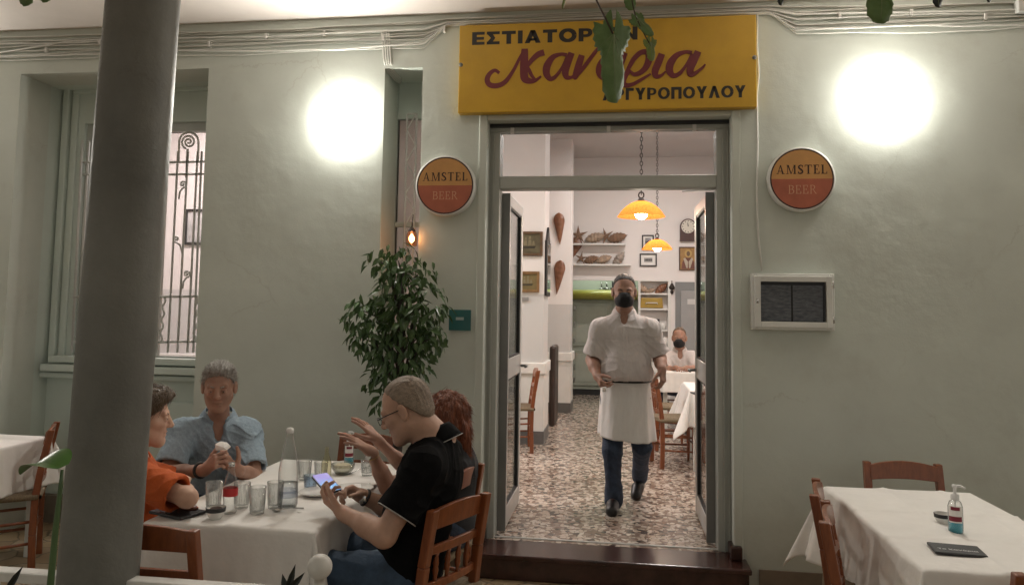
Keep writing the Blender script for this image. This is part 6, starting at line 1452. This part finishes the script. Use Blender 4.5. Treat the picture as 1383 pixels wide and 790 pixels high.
hair_sdf(bc, bF, bs, .007, .084, -.085, .080, -.085, .0030, 170, ex).mesh('hair', M_HGREY, blue, .0032); strands([o for o in blue.children if o.name.startswith('hair')][0], bc, bF, M_HGREY, 3200, .030, .0011, .5, (0, -.9, .3))
S = SDF(); TM = torso_sdf(S, J, .022, 1.05, 1.06, 1.05)
for a_, b_ in ((J.RS, J.RE), (J.LS, J.LE)): sleeve(S, a_, b_, .80, .068, .082, .05)
S.cut(J.pelvis-A3(0, 0, .06), (0, 0, -1)); S.rc(bc-bF[:, 2]*.05, J.neck-A3(0, 0, .03), .060, .064, .010, 's'); S.el(J.neck+TM[:, 1]*.10+A3(0, 0, -.035), (.026, .070, .060), fr(TM[:, 1]), .02, 's')
S.disp = shirt_disp(J, TM, .0078, 6, True, (-.09, .27)); sh = S.mesh('shirt', M_BLUE, blue, .0042)
collar(sh, J.neck+A3(0, 0, .030)-TM[:, 1]*-.012, fr(TM[:, 1]+A3(0, 0, -.3)), M_BLUE, .066, .098, .052, .40, .045)
S = SDF(); legs(S, J, .010); S.disp = folds(.005, 30, (1, .3, .2), 4, 1.3); S.mesh('jeans', M_JEANS, blue, .006)
hem_ring(blue, lerp(J.RW, J.RE, .12), J.RE-J.RW, .034, M_BLACK, 'wristband', .008)
crumple(P(301, 603, 3.47), .040, 'crumpled white paper napkin held by the man in the blue shirt', 6)

# --- diner in orange, mostly behind the column
J = Pose(); J.neck = P(176, 612, 3.22); J.pelvis = N_(-2.18, 3.22, .54); J.RS = P(171, 640, 3.04); J.LS = P(176, 634, 3.40)
J.RE = P(253, 672, 3.00); J.RW = P(246, 655, 3.26); J.LE = P(238, 655, 3.52); J.LW = P(243, 650, 3.28)
J.RH = J.pelvis+N_(.02, -.09, 0); J.LH = J.pelvis+N_(.02, .09, 0); J.RK = N_(-1.84, 3.12, .54); J.LK = N_(-1.84, 3.30, .54); J.RA = N_(-1.80, 3.12, .09); J.LA = N_(-1.80, 3.30, .09); J.RT = J.RA+N_(.15, 0, -.05); J.LT = J.LA+N_(.15, 0, -.05)
oc = P(195, 562, 3.2); oF = fr(N_(1, .50, -.12)); os_ = 1.06; GD.append(J)
def hd(S):
    hand_sdf(S, J.RW, N_(-.45, .9, .25), N_(-.2, -.1, -1), True, .92, ((20, 30, 20),)*4, 3); hand_sdf(S, J.LW, N_(-.35, -.85, .1), N_(0, 0, -1), False, .92, ((25, 35, 25),)*4, 3)
org = mkperson('diner in an orange shirt seated behind the column, seen in profile', J, oc, oF, os_, M_SKINW, hd, .95, .95, .95, .0038, .88)
brow_mb(oc, oF, os_, org, M_HBROWN)
def ex(S, W): S.el(W(0, -.03, .05), N_(.092, .105, .085)*os_, oF, .03); S.el(W(0, .055, .088), N_(.068, .050, .036)*os_, oF, .03); S.el(W(0, -.065, -.03), N_(.080, .065, .085)*os_, oF, .04)
hair_sdf(oc, oF, os_, .012, .075, -.11, .085, -.07, .0055, 95, ex).mesh('hair', M_HBROWN, org, .0034); strands([o for o in org.children if o.name.startswith('hair')][0], oc, oF, M_HBROWN, 3400, .045, .0012, .3)
S = SDF(); TM = torso_sdf(S, J, .016, 1.0, 1.0, 1.02)
for a_, b_ in ((J.RS, J.RE), (J.LS, J.LE)): sleeve(S, a_, b_, .84, .070, .080, .045)
S.cut(J.pelvis-A3(0, 0, .05), (0, 0, -1)); S.rc(oc-oF[:, 2]*.05, J.neck-A3(0, 0, .03), .066, .078, .008, 's'); S.disp = shirt_disp(J, TM, .006, 8, False); S.mesh('shirt', M_ORANGE, org, .0042)
S = SDF(); legs(S, J, .010); S.mesh('trousers', M_JEANS, org, .007)

# --- man in black polo with the phone
J = Pose(); J.neck = P(594, 590, 3.25); J.pelvis = N_(-.86, 3.16, .55); J.LS = P(574, 632, 3.05); J.RS = P(600, 612, 3.43)
J.LE = P(519, 722, 2.94); J.LW = P(464, 693, 3.06); J.RE = P(543, 694, 3.44); J.RW = P(488, 669, 3.33)
J.LH = J.pelvis+N_(-.03, -.09, 0); J.RH = J.pelvis+N_(.0, .09, 0); J.LK = N_(-1.20, 3.06, .56); J.RK = N_(-1.18, 3.32, .56); J.LA = N_(-1.22, 3.06, .09); J.RA = N_(-1.22, 3.34, .09); J.LT = J.LA+N_(-.15, 0, -.05); J.RT = J.RA+N_(-.15, 0, -.05)
dc_ = P(549, 552, 3.2); dF = fr(N_(-.95, -.02, -.44)); ds = 1.09; GD.append(J)
phc = P(441, 651, 3.17); ph_up = unit(P(424, 632, 3.25)-P(455, 668, 3.10)); ph_n = unit(N_(.62, -.62, .45)); ph_n = unit(ph_n-ph_up*(ph_n@ph_up)); ph_r = np.cross(ph_up, ph_n)
def hd(S):
    hand_sdf(S, J.LW, P(438, 672, 3.10)-J.LW, unit(N_(-.1, .35, 1)), False, 1.0, ((28, 40, 30), (38, 50, 35), (50, 55, 40), (60, 55, 40)), 4, (.75, .45, .5))
    hand_sdf(S, J.RW, P(455, 654, 3.22)-J.RW, unit(N_(-.3, -.75, .1)), True, 1.0, ((30, 40, 30), (40, 50, 40), (45, 50, 40), (50, 50, 40)), 3, (.8, .35, .5))
dark = mkperson('man in a black polo shirt and glasses bent over his phone at the table', J, dc_, dF, ds, M_SKIN, hd, 1.05, 1.0, 1.05, .0032, 1.08, .064)
hair_sdf(dc_, dF, ds, .0026, .104, -.085, .055, -.094, .0012, 240, recede=.03).mesh('hair', M_HBLOND, dark, .003); strands([o for o in dark.children if o.name.startswith('hair')][0], dc_, dF, M_HBLOND, 4200, .013, .0008, .35)
brow_mb(dc_, dF, ds, dark, M_HGREY)
W = lambda x, y, z: dc_+dF@(N_(x, y, z)*ds)
gl = MB()
for q in (-1, 1):
    gl.tube([W(q*.033+.021*math.cos(a), .113-.006*abs(math.cos(a)), -.002+.015*math.sin(a)) for a in np.linspace(0, 2*PI, 25)], .0016, 6, caps=False)
    gl.tube([W(q*.055, .107, .006), W(q*.076, .06, .008), W(q*.081, .005, .008), W(q*.078, -.018, -.012)], .0022, 6)
gl.tube([W(-.012, .115, .003), W(.012, .115, .003)], .0016, 6); gl.build('spectacles', M_BLACK, dark, True, 0, True)
S = SDF(); TM = torso_sdf(S, J, .018, 1.12, 1.02, 1.08)
for a_, b_ in ((J.RS, J.RE), (J.LS, J.LE)): ee = sleeve(S, a_, b_, .70, .080, .088, .05)
S.cut(J.pelvis-A3(0, 0, .08), (0, 0, -1)); S.rc(dc_-dF[:, 2]*.05, J.neck-A3(0, 0, .02), .066, .072, .010, 's'); S.disp = shirt_disp(J, TM, .0055, 11, False); sh = S.mesh('polo_shirt', M_POLO, dark, .0042)
hem_ring(sh, ee, J.LE-J.LS, .0868, M_PIPE, 'sleeve_piping', .0024)
cf = fr(N_(-.9, .1, -.45)); cpos = J.neck+N_(-.010, 0, .002)
collar(sh, cpos, cf, M_POLO, .070, .102, .072, .25, .02, 1.0, 1.0)
MB().tube([cpos+cf@N_(math.sin(a)*.1035, math.cos(a)*.1035+.012*max(0, math.cos(a)), .072*(-.45)-.02*max(0, math.cos(a))**2-.022*max(0, math.cos(a))) for a in np.linspace(.3, 2*PI-.3, 40)], .0020, 6).build('collar_piping', M_PIPE, sh, True, 0, True)
S = SDF(); legs(S, J, .012); S.disp = folds(.005, 28, (1, .3, .1), 4, 1.3); S.mesh('jeans', M_JEANSL, dark, .005)
wt = lerp(J.RW, J.RE, .10); hem_ring(dark, wt, J.RE-J.RW, .033, M_BLACK, 'watch_strap', .007); wd_ = unit(np.cross(J.RE-J.RW, (0, 0, 1)))*-1
MB().lathe([(0, .002), (.017, .002), (.019, 0), (.017, -.008), (0, -.008)], wt+N_(0, -.038, 0), 20, 'y').build('watch', M_STEEL, dark, True, 0, True)
pht = thing('smartphone', 'black smartphone with a glowing blue screen held by the man in the polo shirt', 'phone', phc)
def slabm(hw, hh, z0, z1, rad=.008):
    pl_ = [(sx*(hw-rad)+rad*math.cos(a), sy*(hh-rad)+rad*math.sin(a)) for sx, sy, a0 in ((1, 1, 0), (-1, 1, PI/2), (-1, -1, PI), (1, -1, 1.5*PI)) for a in np.linspace(a0, a0+PI/2, 6)]
    return MB().prism(pl_, phc+ph_n*z0, ph_r, ph_up, z1-z0)
slabm(.037, .076, -.008, 0).build('body', M_BLACK, pht, world=True)
M_SCR = bpy.data.materials.new('screen_lit'); M_SCR.use_nodes = True; _n = M_SCR.node_tree.nodes; _l = M_SCR.node_tree.links; _b = _n['Principled BSDF']
_tc = _n.new('ShaderNodeTexCoord'); _sx = _n.new('ShaderNodeSeparateXYZ'); _l.new(_tc.outputs['Generated'], _sx.inputs[0]); _nz = _n.new('ShaderNodeTexNoise'); _nz.inputs['Scale'].default_value = 9; _l.new(_tc.outputs['Generated'], _nz.inputs[0])
_ad = _n.new('ShaderNodeMath'); _ad.operation = 'MULTIPLY_ADD'; _ad.inputs[1].default_value = .5; _l.new(_nz.outputs[0], _ad.inputs[0]); _l.new(_sx.outputs['Z'], _ad.inputs[2])
_cr = _n.new('ShaderNodeValToRGB'); _e = _cr.color_ramp.elements; _e[0].position = .2; _e[0].color = (.10, .45, .95, 1); _e[1].position = 1.1 if False else 1.0; _e[1].color = (.30, .22, .80, 1); _x = _e.new(.55); _x.color = (.12, .50, 1, 1)
_l.new(_ad.outputs[0], _cr.inputs[0]); _l.new(_cr.outputs[0], _b.inputs['Emission Color']); _b.inputs['Emission Strength'].default_value = .26; _b.inputs['Base Color'].default_value = (.02, .02, .03, 1)
slabm(.0335, .0715, .0003, .0012, .005).build('screen', M_SCR, pht, world=True)

# --- auburn-haired diner with raised hands
J = Pose(); J.neck = P(617, 600, 3.90); J.pelvis = N_(-.84, 3.82, .54); J.LS = P(598, 628, 3.70); J.RS = P(606, 622, 4.05)
J.LE = P(524, 657, 3.60); J.LW = P(501, 610, 3.47); J.RE = P(556, 640, 3.92); J.RW = P(510, 594, 3.84)
J.LH = J.pelvis+N_(-.02, -.09, 0); J.RH = J.pelvis+N_(-.02, .09, 0); J.LK = N_(-1.24, 3.72, .54); J.RK = N_(-1.24, 3.92, .54); J.LA = N_(-1.26, 3.72, .09); J.RA = N_(-1.26, 3.92, .09); J.LT = J.LA+N_(-.15, 0, -.05); J.RT = J.RA+N_(-.15, 0, -.05)
rc_ = P(601, 565, 3.86); rF = fr(N_(-.95, .30, -.05)); rs = 1.02; GD.append(J)
def hd(S):
    hand_sdf(S, J.LW, P(462, 584, 3.40)-J.LW, unit(N_(-.25, .25, -1)), False, .95, ((8, 10, 8), (4, 10, 8), (4, 10, 8), (10, 12, 8)), 3, (.8, .5, .2))
    hand_sdf(S, J.RW, P(487, 566, 3.82)-J.RW, unit(N_(-.8, .2, -.6)), True, .95, ((5, 10, 8), (8, 12, 8), (12, 12, 8), (15, 15, 10)), 8, (.7, .7, .2))
redw = mkperson('auburn-haired diner gesturing with both hands raised, behind the man in the polo shirt', J, rc_, rF, rs, M_SKINP, hd, .9, .92, .9, .0034, .90)
def ex(S, W): S.el(W(0, -.02, .03), N_(.094, .098, .094)*rs, rF, .03); S.el(W(0, -.045, -.045), N_(.084, .062, .075)*rs, rF, .04); S.rc(W(0, -.10, -.06), W(.0, -.12, -.26), .042, .020, .04)
hair_sdf(rc_, rF, rs, .016, .070, -.30, .090, -.06, .006, 110, ex).mesh('hair', M_HRED, redw, .0034); strands([o for o in redw.children if o.name.startswith('hair')][0], rc_, rF, M_HRED, 4200, .045, .0012, .04, (0, -.35, -1))
S = SDF(); TM = torso_sdf(S, J, .014, .95, .95, 1.0)
for a_, b_ in ((J.RS, J.RE), (J.LS, J.LE)): sleeve(S, a_, b_, .55, .064, .070, .04)
S.cut(J.pelvis-A3(0, 0, .05), (0, 0, -1)); S.rc(rc_-rF[:, 2]*.05, J.neck-A3(0, 0, .03), .062, .072, .008, 's'); S.disp = shirt_disp(J, TM, .005, 14, False); S.mesh('dark_top', mat('dark_top', (.010, .010, .013), .85, .2, 20), redw, .005)
S = SDF(); legs(S, J, .010); S.mesh('trousers', M_JEANS, redw, .007)
wt = lerp(J.LW, J.LE, .10); hem_ring(redw, wt, J.LE-J.LW, .029, M_GOLD, 'bracelet', .003)
MB().lathe([(0, .004), (.013, .004), (.016, .001), (.018, -.006), (.0, -.006)], wt+N_(-.01, -.032, 0), 20, 'y').build('watch_case', M_STEEL, redw, True, 0, True)
MB().lathe([(0, .0046), (.0125, .0046)], wt+N_(-.01, -.032, 0), 20, 'y').build('watch_dial', M_PAPER, redw, True, 0, True)

# --- masked man seated at the back
J = Pose(); J.neck = P(918, 474, 9.88); J.pelvis = N_(J.neck[0]-.03, 10.02, ZF+.52); J.RS = P(901.5, 483, 9.86); J.LS = P(935, 482, 9.86)
J.RE = P(897, 500, 9.72); J.RW = P(913, 496.5, 9.52); J.LE = P(944, 499, 9.72); J.LW = P(928, 496.5, 9.50)
J.RH = J.pelvis+N_(-.10, -.02, 0); J.LH = J.pelvis+N_(.10, -.02, 0); J.RK = N_(P(892, 520, 9.55)[0], 9.5, ZF+.52); J.RA = N_(P(892, 563, 9.5)[0], 9.5, ZF+.09); J.LK = N_(.85, 9.55, ZF+.52); J.LA = N_(.85, 9.55, ZF+.09); J.RT = J.RA+N_(0, -.16, -.05); J.LT = J.LA+N_(0, -.16, -.05)
mc_ = P(917.5, 456.5, 9.82); mF = fr(N_(-.14, -1, -.12)); ms = 1.08; GD.append(J)
def hd(S): hand_sdf(S, J.RW, N_(.8, -.5, .0), N_(0, 0, -1), True, 1.0, ((20, 30, 20),)*4, 3); hand_sdf(S, J.LW, N_(-.7, -.6, 0), N_(0, 0, -1), False, 1.0, ((20, 30, 20),)*4, 3)
msk = mkperson('seated man in a white shirt and black mask at the table behind the waiter', J, mc_, mF, ms, M_SKINP, hd, 1.1, 1.05, 1.0, .006, 1.0)
W = lambda x, y, z: mc_+mF@(N_(x, y, z)*ms)
hair_sdf(mc_, mF, ms, .004, .105, -.07, .045, -.095, .0018, 170, recede=.05).mesh('hair', M_HBROWN, msk, .005)
S = SDF(); S.el(W(0, .034, -.058), N_(.067, .078, .062)*ms, mF); S.el(W(0, .086, -.038), N_(.040, .042, .052)*ms, mF, .04); S.cut(W(0, .09, .004), mF@unit([0, -.25, 1]), .008); S.cut(W(0, .005, 0), mF@unit([0, -1, .12]), .006); S.mesh('face_mask', M_MASK, msk, .005)
S = SDF(); TM = torso_sdf(S, J, .020, 1.2, 1.1, 1.05)
for a_, b_ in ((J.RS, J.RE), (J.LS, J.LE)): sleeve(S, a_, b_, .85, .075, .088, .045)
S.cut(J.pelvis-A3(0, 0, .02), (0, 0, -1)); S.rc(mc_-mF[:, 2]*.05, J.neck-A3(0, 0, .03), .060, .066, .010, 's'); S.el(J.neck+N_(0, -.10, -.04), (.032, .07, .07), None, .02, 's'); S.disp = shirt_disp(J, TM, .005, 17, True); sh = S.mesh('shirt', M_WSHIRT, msk, .007)
collar(sh, J.neck+A3(0, -.005, .030), fr((0, -1, -.25)), M_WSHIRT, .066, .094, .050, .36, .038)
S = SDF(); legs(S, J, .012); S.mesh('trousers', M_JEANS, msk, .008)
for a_, b_ in ((J.RA, J.RT), (J.LA, J.LT)):
    S = SDF(); shoe(S, a_, b_); S.disp = lambda p: np.full(len(p), -.006, np.float32); S.cut((0, 0, ZF+.002), (0, 0, -1)); S.mesh('shoe', M_SHOE, msk, .007)
for J in GD:
    L = lambda a, b: round(float(np.linalg.norm(a-b)), 2)
    print('joints', 'sh', L(J.LS, J.RS), 'R', L(J.RS, J.RE), L(J.RE, J.RW), 'L', L(J.LS, J.LE), L(J.LE, J.LW), 'torso', L(J.neck, J.pelvis), 'thigh', L(J.RH, J.RK), L(J.LH, J.LK))
for o in list(scene.objects):
    if o.parent is None and 'label' in o and 'kind' not in o: o['kind'] = 'thing'
